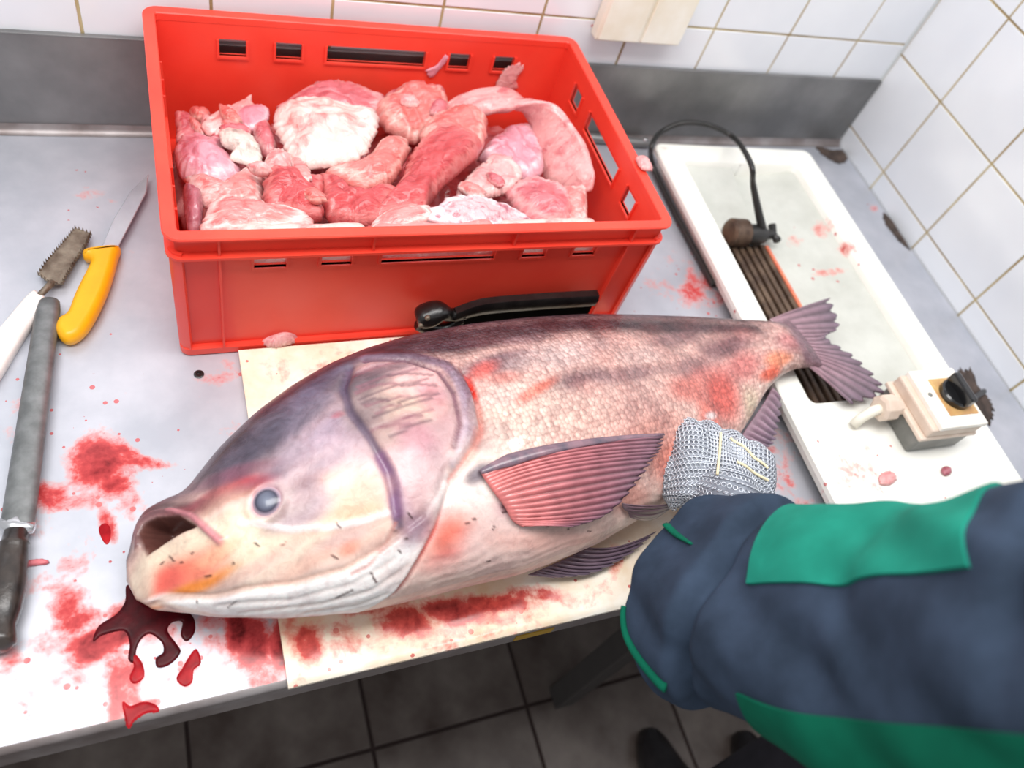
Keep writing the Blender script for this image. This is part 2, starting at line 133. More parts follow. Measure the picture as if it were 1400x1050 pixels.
-0.0069,-0.008,-0.0069,0.54],[-0.5394,-0.6536,0.0094,-0.005,-0.0065,-0.0069,0.54],[-0.5121,-0.6398,0.0364,-0.0055,-0.0102,-0.0176,0.324],[-0.5329,-0.74,0.0344,
-0.0061,-0.0118,-0.0195,0.324],[-0.0322,-0.1941,0.0148,-0.0004,-0.008,-0.0116,0.432],[-1.3374,-0.2391,0.0169,-0.0009,-0.0005,-0.0125,0.27],[-1.4,-0.324,0.0154,
-0.0013,-0.0002,-0.0156,0.216]],"pools":[{"o":[[-1.3533,-0.6828],[-1.3381,-0.7071],[-1.3123,-0.7157],[-1.2984,-0.7263],[-1.297,-0.7414],[-1.3043,-0.7499],
[-1.309,-0.743],[-1.3067,-0.7304],[-1.3158,-0.7283],[-1.3216,-0.7358],[-1.3148,-0.7504],[-1.3116,-0.7597],[-1.3213,-0.7686],[-1.3315,-0.769],[-1.3323,-0.7605],
[-1.3256,-0.7564],[-1.3262,-0.7463],[-1.3359,-0.7355],[-1.3437,-0.738],[-1.3492,-0.7467],[-1.3517,-0.7594],[-1.3559,-0.7549],[-1.354,-0.7414],[-1.3585,-0.7275],
[-1.3773,-0.7276],[-1.3848,-0.7315],[-1.3795,-0.7185],[-1.3641,-0.7103],[-1.3559,-0.6988]],"k":"dark","t":0.0016,
"l":"dark clotted blood pool spreading from under the fish chin"},{"o":[[-1.3514,-0.7518],[-1.345,-0.763],[-1.3445,-0.7755],[-1.3521,-0.7791],[-1.3555,-0.7729],
[-1.3513,-0.7629],[-1.3547,-0.7552]],"k":"red","t":0.0012,"l":"short wet blood trickle below the dark clotted pool"},{"o":[[-1.2972,-0.7601],[-1.2945,-0.7736],
[-1.3015,-0.7789],[-1.3036,-0.7895],[-1.3103,-0.792],[-1.316,-0.7837],[-1.3102,-0.7754],[-1.3044,-0.767]],"k":"red","t":0.001,
"l":"light red blood streak right of the dark clotted pool"},{"o":[[-1.3625,-0.7938],[-1.3567,-0.7992],[-1.3457,-0.798],[-1.3361,-0.803],[-1.334,-0.8088],
[-1.3438,-0.8076],[-1.3537,-0.8116],[-1.3587,-0.8167],[-1.3608,-0.8085]],"k":"red","t":0.001,"l":"hooked blood drip near the front edge of the table"},
{"o":[[-1.3718,-0.6126],[-1.3673,-0.6183],[-1.3676,-0.6297],[-1.3705,-0.6355],[-1.3749,-0.6267],[-1.3766,-0.6166]],"k":"red","t":0.0008,
"l":"small blood clot on the steel left of the fish lips"}],"board":{"xy":[[-1.2142,-0.4173],[-1.2158,-0.8116],[-0.8578,-0.8142]]},"bbl":[[-1.1955,-0.7805,
0.018,-0.0041,-0.0038,-0.0238,0.74],[-1.2076,-0.7666,0.0097,-0.0022,-0.0063,-0.042,0.5],[-1.1523,-0.7829,0.0433,-0.0098,-0.0041,-0.0214,0.42],[-1.0908,-0.7812,
0.0378,-0.0084,-0.0045,-0.0192,0.74],[-1.0429,-0.7822,0.0472,-0.0103,-0.004,-0.0151,0.8],[-0.9926,-0.7825,0.0491,-0.0106,-0.0037,-0.0124,0.76],[-0.9484,-0.781,
0.0422,-0.0089,-0.0032,-0.0095,0.62],[-1.1251,-0.7966,0.0291,-0.0067,-0.003,-0.0143,0.4],[-1.0324,-0.8038,0.047,-0.0106,-0.0033,-0.0118,0.45],[-0.9813,-0.8015,
0.0489,-0.0108,-0.0033,-0.0106,0.48],[-0.9086,-0.7964,0.0257,-0.0055,-0.0046,-0.0126,0.38],[-0.84,-0.7662,0.0109,-0.0022,-0.0088,-0.0217,0.55],[-0.8679,-0.7876,
0.0266,-0.0056,-0.0082,-0.0209,0.33],[-1.1772,-0.7994,0.0349,-0.0082,-0.0019,-0.0111,0.38],[-1.0663,-0.8101,0.0456,-0.0105,-0.0022,-0.0087,0.42],[-1.2072,
-0.8102,0.0134,-0.0032,-0.0012,-0.0081,0.5],[-1.132,-0.7564,0.0599,-0.013,-0.0024,-0.012,0.55],[-1.1354,-0.4578,0.035,-0.0042,-0.0021,-0.0128,0.36],[-1.1162,
-0.449,0.0213,-0.0024,-0.0019,-0.0109,0.42],[-1.1595,-0.444,0.0522,-0.006,-0.0038,-0.0256,0.3],[-1.1821,-0.4193,0.0258,-0.0028,-0.0021,-0.0153,0.25],[-1.2043,
-0.4603,0.0165,-0.002,-0.0038,-0.0308,0.22],[-1.0943,-0.4287,0.0458,-0.0049,-0.0033,-0.0179,0.3]],"tray":{"loc":[-0.4949,-0.0684],"ang":-0.0436,
"pts":{"tr":[0.3516,0.0118],"bl":[-0.0,-0.7009],"br":[0.3207,-0.7038],"btl":[0.0345,-0.0485],"btr":[0.2793,-0.0365],"bbr":[0.2936,-0.5377],"bbl":[0.0491,
-0.5524],"slt":[0.0367,-0.1932],"srt":[0.1441,-0.2258],"sbl":[0.0515,-0.5526],"sbr":[0.1488,-0.5502]},"blood":[[0.2717,-0.1929,0.03,0.02,0.4],[0.2902,-0.245,
0.014,0.016,0.6],[0.2349,-0.2858,0.03,0.01,0.5],[0.2066,-0.2102,0.02,0.016,0.4],[0.0243,-0.2958,0.016,0.04,0.3],[0.0233,-0.3547,0.012,0.024,0.35],[0.0528,
-0.6595,0.05,0.02,0.4],[0.074,-0.6862,0.02,0.016,0.55],[0.0362,-0.624,0.02,0.02,0.25],[0.2459,-0.6108,0.014,0.01,0.4],[0.0119,-0.0144,0.016,0.008,0.35],[0.1146,
-0.0025,0.008,0.006,0.4],[0.2549,0.006,0.01,0.007,0.5],[0.2982,-0.5005,0.02,0.02,0.35],[0.2471,-0.3184,0.006,0.006,0.4],[0.1381,-0.5631,0.006,0.005,0.4],
[0.0966,-0.6192,0.008,0.005,0.4],[0.1408,-0.6121,0.005,0.005,0.3]],"scraps":[[0.2049,-0.6722],[0.0992,-0.6707]]},"box":[[0.1557,-0.5457],[0.1403,-0.6438],
[0.2729,-0.6136],[0.2696,-0.5358]],"cable":[[-0.408,-0.262,0.075],[-0.418,-0.2488,0.11],[-0.4441,-0.2434,0.15],[-0.3487,-0.09,0.0735],[-0.3869,-0.06,0.0767],
[-0.4373,-0.05,0.0736],[-0.473,-0.05,0.0539],[-0.517,-0.0959,0.06],[-0.4967,-0.0955,0.02],[-0.4915,-0.1499,0.008],[-0.4945,-0.2418,0.008],[-0.4959,-0.3619,
0.008]],"cable2":[[-0.2543,-0.6599,0.062],[-0.2204,-0.6548,0.055],[-0.1572,-0.6375,0.03],[-0.0926,-0.6173,0.008]],"knife":{"blade":[[-1.3006,-0.1084],[-1.3052,
-0.1423],[-1.3196,-0.1802],[-1.3444,-0.2437],[-1.3625,-0.2428],[-1.3467,-0.1926],[-1.3247,-0.142]],"tip":[-1.3018,-0.109],"heel":[-1.3527,-0.2458],
"butt":[-1.3983,-0.3735],"handle":[[-1.3784,-0.2451],[-1.3425,-0.242],[-1.345,-0.264],[-1.3545,-0.3051],[-1.3675,-0.3438],[-1.3811,-0.372],[-1.3948,-0.3845],
[-1.4058,-0.3823],[-1.4123,-0.3669],[-1.4092,-0.3522],[-1.4002,-0.3432],[-1.3915,-0.3138],[-1.38,-0.2822],[-1.374,-0.2636],[-1.3819,-0.2571]]},
"scaler":{"head":[[-1.3901,-0.2052],[-1.3732,-0.2148],[-1.3784,-0.2321],[-1.4062,-0.2962],[-1.4169,-0.2965],[-1.4306,-0.2795],[-1.4245,-0.2635]],
"neck":[[-1.4154,-0.2921,0.012],[-1.4297,-0.3137,0.012]],"handle":[[-1.4394,-0.3084],[-1.4282,-0.3115],[-1.4237,-0.323],[-1.4445,-0.3706],[-1.4848,-0.4563],
[-1.5096,-0.4269],[-1.4742,-0.3676]]},"steel":{"tip":[-1.4184,-0.319,0.012],"guard":[-1.4459,-0.6069,0.014],"gl":[-1.4638,-0.602,0.014],"gr":[-1.4309,-0.6128,
0.014],"end":[-1.4604,-0.7285,0.016]},"tool":[[-0.9916,-0.43,0.0755],[-0.9609,-0.43,0.0663],[-0.9247,-0.43,0.08],[-0.8484,-0.43,0.0812],[-0.7643,-0.43,0.0791]],
"crate":[-0.9865,-0.2135,-0.0063],"meat":[{"o":[[-0.276,0.1149],[-0.1713,0.1329],[-0.1808,-0.0244],[-0.276,-0.0343]],"z":0.05,"t":0.03,"c":"pink",
"l":"pale pink fish piece at the crate bottom below the folded grey scrap","k":""},{"o":[[-0.1695,0.1484],[0.0142,0.1714],[-0.0092,-0.0429],[-0.1917,-0.0398]],
"z":0.05,"t":0.03,"c":"rose","l":"rosy fish chunk at the crate bottom below the cream slab","k":""},{"o":[[-0.0116,0.1538],[0.1897,0.1606],[0.1399,-0.0504],
[-0.05,-0.0444]],"z":0.05,"t":0.03,"c":"red","l":"red fish chunk at the crate bottom below the long red fillet","k":""},{"o":[[0.1475,0.142],[0.276,0.1479],
[0.276,-0.0549],[0.1066,-0.0494]],"z":0.05,"t":0.03,"c":"rose","l":"pink fish chunk at the crate bottom below the arched strip","k":""},{"o":[[-0.2116,-0.1409],
[-0.0629,-0.146],[-0.0755,-0.176],[-0.2182,-0.176]],"z":0.146,"t":0.024,"c":"white",
"l":"white-skinned fish piece pressed against the crate front slots on the left","k":""},{"o":[[-0.0629,-0.146],[0.1048,-0.1518],[0.0847,-0.176],[-0.0755,
-0.176]],"z":0.146,"t":0.024,"c":"pinkwhite","l":"white-skinned fish piece pressed against the crate front slots on the right","k":""},{"o":[[0.1067,-0.1474],
[0.2423,-0.1519],[0.2165,-0.176],[0.0872,-0.176]],"z":0.144,"t":0.024,"c":"white","l":"pale fish piece behind the rightmost front slots of the crate","k":""},
{"o":[[-0.276,0.1338],[-0.2641,0.1376],[-0.2475,0.1176],[-0.2345,0.1107],[-0.2228,0.0892],[-0.2419,0.0773],[-0.276,0.0806],[-0.276,0.1018]],"z":0.085,"t":0.014,
"c":"rose","l":"thin rosy flap in the upper left corner of the meat heap","k":""},{"o":[[-0.2467,0.0961],[-0.2335,0.1141],[-0.2135,0.1329],[-0.1885,0.1495],
[-0.1754,0.1643],[-0.1735,0.1473],[-0.157,0.1327],[-0.1641,0.0992],[-0.1864,0.0838],[-0.2147,0.0742],[-0.2368,0.0764]],"z":0.1,"t":0.014,"c":"pale",
"l":"pale pink flap with a jagged top edge left of the cream slab","k":""},{"o":[[-0.1966,0.1153],[-0.1768,0.1269],[-0.1578,0.1203],[-0.1601,0.0948],[-0.1764,
0.0752],[-0.2004,0.0801]],"z":0.112,"t":0.008,"c":"lilac","l":"smooth lavender-pink piece below the jagged pale flap","k":""},{"o":[[-0.276,0.0635],[-0.2499,
0.0756],[-0.2206,0.0582],[-0.2189,0.0306],[-0.2042,0.0038],[-0.2114,-0.0224],[-0.2419,-0.0312],[-0.2672,-0.0158],[-0.276,0.0034]],"z":0.105,"t":0.022,
"c":"lilac","l":"large pale pink belly piece along the left side of the crate","k":""},{"o":[[-0.225,0.0508],[-0.2114,0.0568],[-0.1902,0.0491],[-0.1813,0.0341],
[-0.1788,0.011],[-0.1874,-0.0025],[-0.2026,-0.0001],[-0.2189,0.0076],[-0.2124,0.0211],[-0.2254,0.0289]],"z":0.126,"t":0.012,"c":"grey",
"l":"folded cream-grey fin scrap on the left of the meat heap","k":""},{"o":[[-0.1812,0.0886],[-0.1641,0.0996],[-0.1584,0.0706],[-0.1566,0.0421],[-0.1639,
0.028],[-0.1776,0.0347],[-0.1846,0.0598]],"z":0.108,"t":0.016,"c":"rose","l":"dark pink muscle piece between the grey scrap and the cream slab","k":""},
{"o":[[-0.276,-0.047],[-0.2707,-0.0421],[-0.2576,-0.0496],[-0.2565,-0.0751],[-0.2622,-0.1068],[-0.276,-0.1061]],"z":0.12,"t":0.016,"c":"mauve",
"l":"smooth mauve piece in the lower left corner of the crate","k":""},{"o":[[-0.2695,-0.0282],[-0.2421,-0.0407],[-0.211,-0.0217],[-0.1837,-0.0085],[-0.1845,
-0.0499],[-0.1897,-0.0785],[-0.2207,-0.0743],[-0.2528,-0.0713],[-0.2655,-0.0492]],"z":0.122,"t":0.02,"c":"pinkwhite",
"l":"pink membrane piece with white fat left of the red chunk","k":""},{"o":[[-0.2606,-0.1286],[-0.2526,-0.098],[-0.2365,-0.0757],[-0.2132,-0.0832],[-0.1817,
-0.0933],[-0.1498,-0.1036],[-0.1345,-0.1243],[-0.1626,-0.134],[-0.2188,-0.1344]],"z":0.142,"t":0.018,"c":"pinkwhite",
"l":"translucent rosy piece at the front left rim of the crate","k":""},{"o":[[-0.1826,-0.0202],[-0.1723,0.0064],[-0.1571,0.0148],[-0.1444,0.0028],[-0.1437,
-0.0173],[-0.1605,-0.0305],[-0.1804,-0.0305]],"z":0.13,"t":0.016,"c":"pale","l":"pale knob of flesh above the square red chunk","k":""},{"o":[[-0.1833,-0.0394],
[-0.1673,-0.0342],[-0.1475,-0.0289],[-0.127,-0.0393],[-0.1147,-0.0458],[-0.122,-0.0802],[-0.1239,-0.1024],[-0.1378,-0.1094],[-0.1582,-0.1041],[-0.1884,
-0.0939]],"z":0.138,"t":0.026,"c":"red","l":"square red muscle chunk in front of the cream slab","k":""},{"o":[[-0.152,0.096],[-0.1325,0.109],[-0.1028,0.1169],
[-0.0696,0.1112],[-0.0332,0.0933],[-0.0201,0.0681],[-0.0306,0.0309],[-0.0535,-0.0119],[-0.0846,-0.0285],[-0.1172,-0.034],[-0.1342,-0.0289],[-0.1456,-0.0158],
[-0.1512,0.0205],[-0.1564,0.0623]],"z":0.138,"t":0.022,"c":"white","l":"large cream-white skinned slab at the back of the meat heap","k":""},{"o":[[-0.1428,
0.1333],[-0.1101,0.1572],[-0.0669,0.1746],[-0.0261,0.1692],[0.0056,0.1417],[0.0004,0.1016],[-0.0319,0.0848],[-0.0884,0.1054],[-0.1272,0.1067]],"z":0.112,
"t":0.02,"c":"rose","l":"dusky pink slab behind the cream-white slab","k":""},{"o":[[-0.1128,-0.0336],[-0.0837,-0.0227],[-0.0529,-0.0073],[-0.0279,0.0213],
[0.0015,0.0294],[0.0066,0.0078],[-0.0139,-0.0276],[-0.0335,-0.052],[-0.0633,-0.0611],[-0.0885,-0.0493]],"z":0.14,"t":0.022,"c":"salmon",
"l":"pale salmon fold under the right corner of the cream slab","k":""},{"o":[[-0.1144,-0.0352],[-0.0985,-0.0325],[-0.0845,-0.0563],[-0.0543,-0.067],[-0.0203,
-0.062],[-0.0315,-0.0919],[-0.0553,-0.1178],[-0.0993,-0.1141],[-0.1182,-0.0964]],"z":0.132,"t":0.024,"c":"red",
"l":"curved red slab with a pink rim at the front of the heap","k":""},{"o":[[-0.0175,0.1115],[0.015,0.1421],[0.0468,0.164],[0.0774,0.1526],[0.0942,0.1303],
[0.0868,0.0927],[0.0576,0.0711],[0.0273,0.0548],[0.0085,0.0633],[-0.0114,0.0808]],"z":0.122,"t":0.03,"c":"salmon",
"l":"rosy lump in the middle of the back row of meat","k":""},{"o":[[0.0106,0.1637],[0.0372,0.176],[0.0714,0.176],[0.1029,0.176],[0.091,0.1517],[0.0438,0.1408],
[0.0109,0.1391]],"z":0.108,"t":0.02,"c":"rose","l":"small pink lump touching the crate back wall","k":""},{"o":[[-0.0754,-0.1223],[-0.0566,-0.0954],[-0.0206,
-0.0569],[0.0046,-0.0088],[0.0324,0.0249],[0.0629,0.0437],[0.097,0.0327],[0.1136,0.0151],[0.102,-0.0073],[0.0681,-0.0362],[0.0358,-0.0638],[0.0084,-0.0965],
[-0.0128,-0.1265]],"z":0.142,"t":0.028,"c":"red","l":"long red fillet lying diagonally across the middle of the heap","k":""},{"o":[[0.0279,0.0302],[0.0526,
0.0688],[0.0897,0.0893],[0.1221,0.0878],[0.1276,0.0487],[0.1091,0.0029],[0.082,-0.0194],[0.0651,-0.0053],[0.0497,0.0147]],"z":0.146,"t":0.024,"c":"salmon",
"l":"deep pink fillet end above the long red fillet","k":""},{"o":[[0.1155,0.0207],[0.1491,0.0601],[0.186,0.087],[0.2102,0.0814],[0.215,0.038],[0.1993,-0.0162],
[0.1663,-0.0311],[0.1313,-0.0193]],"z":0.118,"t":0.024,"c":"lilac","l":"speckled lilac lump under the arched strip","k":""},{"o":[[0.0532,-0.0669],[0.0804,
-0.0337],[0.1131,-0.0104],[0.1457,-0.0101],[0.157,-0.0334],[0.1352,-0.062],[0.1004,-0.0728],[0.0676,-0.0806]],"z":0.136,"t":0.018,"c":"pale",
"l":"pale pink wedge between the red fillet and the lilac lump","k":""},{"o":[[-0.0087,-0.1257],[0.0209,-0.1009],[0.0541,-0.0857],[0.0933,-0.0888],[0.1281,
-0.1094],[0.1467,-0.1324],[0.0972,-0.1439],[0.0202,-0.1415]],"z":0.146,"t":0.014,"c":"scale","l":"silvery scaled strip at the front rim of the crate","k":""},
{"o":[[0.1229,-0.0675],[0.1625,-0.0436],[0.1932,-0.0508],[0.2118,-0.0682],[0.2067,-0.1076],[0.1882,-0.1289],[0.1521,-0.1252],[0.129,-0.0991]],"z":0.136,
"t":0.022,"c":"rose","l":"rosy scrap pile at the front right of the heap","k":""},{"o":[[0.1985,-0.0595],[0.2345,-0.054],[0.2496,-0.06],[0.237,-0.1],[0.2245,
-0.1275],[0.1865,-0.1263],[0.1907,-0.0921]],"z":0.128,"t":0.022,"c":"pinkwhite","l":"pink end piece in the front right corner of the crate","k":""},
{"o":[[-0.0744,-0.1352],[-0.0573,-0.1162],[-0.0281,-0.1068],[0.0034,-0.1112],[0.0035,-0.13],[-0.0278,-0.1463],[-0.0676,-0.145]],"z":0.15,"t":0.01,
"c":"pinkwhite","l":"pale fatty scrap at the front rim left of the silvery strip","k":""}],"strip":[[0.082,0.0564,0.1],[0.0984,0.0974,0.125],[0.1339,0.1091,
0.145],[0.1798,0.1003,0.155],[0.2144,0.0685,0.152],[0.2334,0.0203,0.14],[0.2382,-0.0239,0.125],[0.2425,-0.0495,0.11]],"sleeve":[[[-0.8436,-0.8688,0.1853],
[0.0758,0.0506,0.0378],0.04,0.65],[[-0.8413,-0.8936,0.2185],[0.0674,0.0565,0.0342],0.025,0.7],[[-0.8339,-0.9224,0.2574],[0.0638,0.0624,0.0337],0.01,0.75],
[[-0.8252,-0.9514,0.3074],[0.0622,0.069,0.0352],0,0.78],[[-0.8171,-0.9761,0.3543],[0.0593,0.0735,0.035],0,0.8],[[-0.8195,-0.994,0.4027],[0.0568,0.0808,0.0348],
0,0.8],[[-0.8284,-1.0123,0.4626],[0.0546,0.0843,0.0348],0,0.8],[[-0.8325,-1.0352,0.5259],[0.0514,0.0832,0.033],0,0.8]],"hand":{"wrist":[-0.7752,-0.8075,0.1483],
"c":[-0.7231,-0.7155,0.115]},"grime":[[[-0.0679,-0.0172],[-0.0318,-0.0298],[-0.0069,-0.0273],[-0.007,-0.0514],[-0.0338,-0.0688],[-0.0569,-0.0604],[-0.0692,
-0.0347]],[[0.0,-0.2049],[0.0087,-0.2248],[0.0242,-0.2351],[0.0332,-0.2645],[-0.0014,-0.3006],[-0.0125,-0.2852],[-0.0157,-0.2586],[-0.0153,-0.2318]],[[-0.1091,
-0.5704],[-0.0777,-0.5741],[-0.0864,-0.6054],[-0.0811,-0.6278],[-0.0935,-0.6545],[-0.1264,-0.6774],[-0.1309,-0.659],[-0.1301,-0.6256],[-0.1211,-0.5938]]],
"socket":[[-0.6532,-0.02,0.2019],[-0.5003,-0.02,0.1995]],"screw":[-1.2662,-0.4381],"bracket":[[-0.5974,-0.0119,0.02],[-0.4669,-0.0281,0.02]],
"scrap":[{"p":[[-1.192,-0.3888],[-1.1807,-0.383],[-1.1736,-0.3952],[-1.1502,-0.3929],[-1.147,-0.4071],[-1.1606,-0.4148],[-1.1832,-0.4147],[-1.1923,-0.4047]]}],
"bw":[-0.119,0.1548,0.065],"rw":[-0.1387,0.16,0.0412,0.0351],"h":0.1457,"yf":-0.8137,"floorj":[-0.7,0.325,-0.768]}

T = 0.84                      # height of the worktop above the floor
scene = bpy.context.scene
col = scene.collection

def lin(c):
    return tuple(((v/255)/12.92 if v/255 <= .04045 else ((v/255+.055)/1.055)**2.4) for v in c[:3])

# ------------------------------------------------------------------ camera, light, exposure
cam_d = bpy.data.cameras.new('camera')
cam = bpy.data.objects.new('camera', cam_d)
col.objects.link(cam)
R = D['cam']['R']; L = D['cam']['loc']
m = Matrix(((R[0][0], R[0][1], R[0][2], L[0]), (R[1][0], R[1][1], R[1][2], L[1]), (R[2][0], R[2][1], R[2][2], L[2]+T), (0, 0, 0, 1)))
cam.matrix_world = m
cam_d.sensor_width = 36; cam_d.lens = D['cam']['f']/1400*36
cam_d.clip_start = .05
cam_d.dof.use_dof = True; cam_d.dof.focus_distance = .86; cam_d.dof.aperture_fstop = 3.2
scene.camera = cam

w = bpy.data.worlds.new('room_light'); scene.world = w; w.use_nodes = True
w.node_tree.nodes['Background'].inputs[0].default_value = (.93, .96, 1, 1)
w.node_tree.nodes['Background'].inputs[1].default_value = .5

def area(name, loc, rot, sx, sy, power, c=(1, 1, 1)):
    l = bpy.data.lights.new(name, 'AREA'); l.shape = 'RECTANGLE'; l.size = sx; l.size_y = sy; l.energy = power; l.color = c
    o = bpy.data.objects.new(name, l); o.location = loc; o.rotation_euler = rot; col.objects.link(o)
area('ceiling_lamp_left', (-1.55, -.62, T+1.45), (0, 0, 0), 1.3, .5, 17, (1, .985, .97))
area('ceiling_lamp_right', (-.55, -.62, T+1.45), (0, 0, 0), .9, .5, 10, (1, .985, .97))

scene.view_settings.view_transform = 'Standard'
scene.view_settings.look = 'None'
scene.view_settings.exposure = 0.22
scene.view_settings.gamma = 1.0
scene.view_settings.use_curve_mapping = False

# ------------------------------------------------------------------ helpers
rnd = random.Random(7)

class G:
    """collects vertices and faces"""
    def __init__(s): s.v = []; s.f = []
    def add(s, v, f):
        n = len(s.v); s.v += [tuple(map(float, p)) for p in v]; s.f += [tuple(i+n for i in q) for q in f]; return s
    def box(s, x0, x1, y0, y1, z0, z1):
        return s.add([(x0,y0,z0),(x1,y0,z0),(x1,y1,z0),(x0,y1,z0),(x0,y0,z1),(x1,y0,z1),(x1,y1,z1),(x0,y1,z1)],
                     [(0,3,2,1),(4,5,6,7),(0,1,5,4),(1,2,6,5),(2,3,7,6),(3,0,4,7)])
    def loft(s, rings, cap=True, closed=True):
        n = len(rings[0]); v = [p for r in rings for p in r]; f = []
        for i in range(len(rings)-1):
            for j in range(n if closed else n-1):
                k = (j+1) % n
                f.append((i*n+j, i*n+k, (i+1)*n+k, (i+1)*n+j))
        if cap:
            f.append(tuple(range(n-1, -1, -1))); f.append(tuple((len(rings)-1)*n+j for j in range(n)))
        return s.add(v, f)
    def tube(s, path, r, n=10, flat=1.0):
        P = [Vector(p) for p in path]; rings = []
        up = Vector((0, 0, 1))
        for i, p in enumerate(P):
            t = (P[min(i+1, len(P)-1)]-P[max(i-1, 0)]).normalized()
            a = t.cross(up)
            if a.length < .05: a = t.cross(Vector((0, 1, 0)))
            a.normalize(); b = a.cross(t).normalized()
            rr = r[i] if isinstance(r, (list, tuple)) else r
            rings.append([p+a*rr*math.cos(q)+b*rr*flat*math.sin(q) for q in [2*math.pi*k/n for k in range(n)]])
        return s.loft(rings)
    def prism(s, o, z0, z1):
        n = len(o); a = sum(o[i][0]*o[(i+1) % n][1]-o[(i+1) % n][0]*o[i][1] for i in range(n))
        if a < 0: o = o[::-1]
        return s.loft([[(x, y, z0) for x, y in o], [(x, y, z1) for x, y in o]])
    def lathe(s, prof, cx, cy, n=24):
        return s.loft([[(cx+r*math.cos(2*math.pi*k/n), cy+r*math.sin(2*math.pi*k/n), z) for k in range(n)] for r, z in prof])
    def frame(s, o, i, z0, z1):
        """ring between an outer and an inner outline with equal counts"""
        n = len(o)
        return s.add([(x, y, z) for (q, z) in ((o, z0), (o, z1), (i, z1), (i, z0)) for x, y in q],
                     [(a*n+j, a*n+(j+1) % n, ((a+1) % 4)*n+(j+1) % n, ((a+1) % 4)*n+j) for a in range(4) for j in range(n)])

def smooth_path(pts, n=8):
    P = [Vector(p) for p in pts]; out = []
    for i in range(len(P)-1):
        a, b, c, d = P[max(i-1, 0)], P[i], P[i+1], P[min(i+2, len(P)-1)]
        for k in range(n):
            t = k/n
            out.append(.5*((2*b)+(c-a)*t+(2*a-5*b+4*c-d)*t*t+(3*b-a-3*c+d)*t**3))
    out.append(P[-1]); return out

def smooth_loop(o, n=6):
    N = len(o); out = []
    P = [Vector((p[0], p[1], 0)) for p in o]
    for i in range(N):
        a, b, c, d = P[i-1], P[i], P[(i+1) % N], P[(i+2) % N]
        for k in range(n):
            t = k/n; q = .5*((2*b)+(c-a)*t+(2*a-5*b+4*c-d)*t*t+(3*b-a-3*c+d)*t**3)
            out.append((q.x, q.y))
    return out

def rrect(x0, x1, y0, y1, r, n=6):
    out = []
    for cx, cy, a in ((x1-r, y1-r, 0), (x0+r, y1-r, 90), (x0+r, y0+r, 180), (x1-r, y0+r, 270)):
        for k in range(n+1):
            q = math.radians(a+90*k/n); out.append((cx+r*math.cos(q), cy+r*math.sin(q)))
    return out

def densify(o, step=.01):
    out = []
    for i in range(len(o)):
        a, b = Vector(o[i-1]), Vector(o[i]); k = max(1, int((b-a).length/step))
        out += [tuple(a.lerp(b, t/k)) for t in range(k)]
    return out
def resample(o, n):
    P_ = [Vector((x, y)) for x, y in o]; P_.append(P_[0]); ln = [0]
    for a, b in zip(P_[:-1], P_[1:]): ln.append(ln[-1]+(b-a).length)
    out = []; j = 0
    for k in range(n):
        s_ = ln[-1]*k/n
        while ln[j+1] < s_: j += 1
        out.append(tuple(P_[j].lerp(P_[j+1], (s_-ln[j])/max(ln[j+1]-ln[j], 1e-9))))
    return out
def tag(o, label=None, cat=None, group=None, kind=None):
    if label: o['label'] = label
    if cat: o['category'] = cat
    if group: o['group'] = group
    if kind: o['kind'] = kind
    return o

def thing(name, label, cat, loc=(0, 0, 0), rotz=0, group=None):
    o = bpy.data.objects.new(name, None); col.objects.link(o)
    o.empty_display_size = .05
    o.location = (loc[0], loc[1], loc[2]+T); o.rotation_euler = (0, 0, rotz)
    return tag(o, label, cat, group)

def obj(name, g, mt, parent=None, smooth=False, bevel=0, sub=0, angle=None, world=False):
    """one mesh object; with a parent the coordinates are the parent's, otherwise worktop coordinates (re-centred on the base)"""
    v, f = (g.v, g.f) if isinstance(g, G) else g
    me = bpy.data.meshes.new(name)
    loc = (0, 0, 0)
    if parent is None:
        a = np.array(v); loc = ((a[:, 0].min()+a[:, 0].max())/2, (a[:, 1].min()+a[:, 1].max())/2, a[:, 2].min())
        v = (a-np.array(loc)).tolist()
    elif world:
        pl = parent.location
        a = np.array(v)-np.array([pl.x, pl.y, pl.z-T])
        v = a.tolist()
    me.from_pydata(v, [], f); me.update()
    if smooth: me.polygons.foreach_set('use_smooth', [True]*len(me.polygons))
    me.materials.append(mt)
    o = bpy.data.objects.new(name, me); col.objects.link(o)
    if parent is None: o.location = (loc[0], loc[1], loc[2]+T)
    else: o.parent = parent
    if bevel:
        b = o.modifiers.new('bevel', 'BEVEL'); b.width = bevel; b.segments = 2; b.limit_method = 'ANGLE'; b.angle_limit = math.radians(40)
    if sub:
        b = o.modifiers.new('sub', 'SUBSURF'); b.levels = sub; b.render_levels = sub
    if smooth and angle:
        try: me.set_sharp_from_angle(angle=math.radians(angle))
        except Exception: pass
    return o

def fattr(o, name, vals):
    a = o.data.attributes.new(name, 'FLOAT', 'POINT'); a.data.foreach_set('value', np.asarray(vals, dtype=np.float32))

def cattr(o, name, rgb):
    a = o.data.attributes.new(name, 'FLOAT_COLOR', 'POINT')
    c = np.ones((len(rgb), 4), dtype=np.float32); c[:, :3] = rgb
    a.data.foreach_set('color', c.ravel())

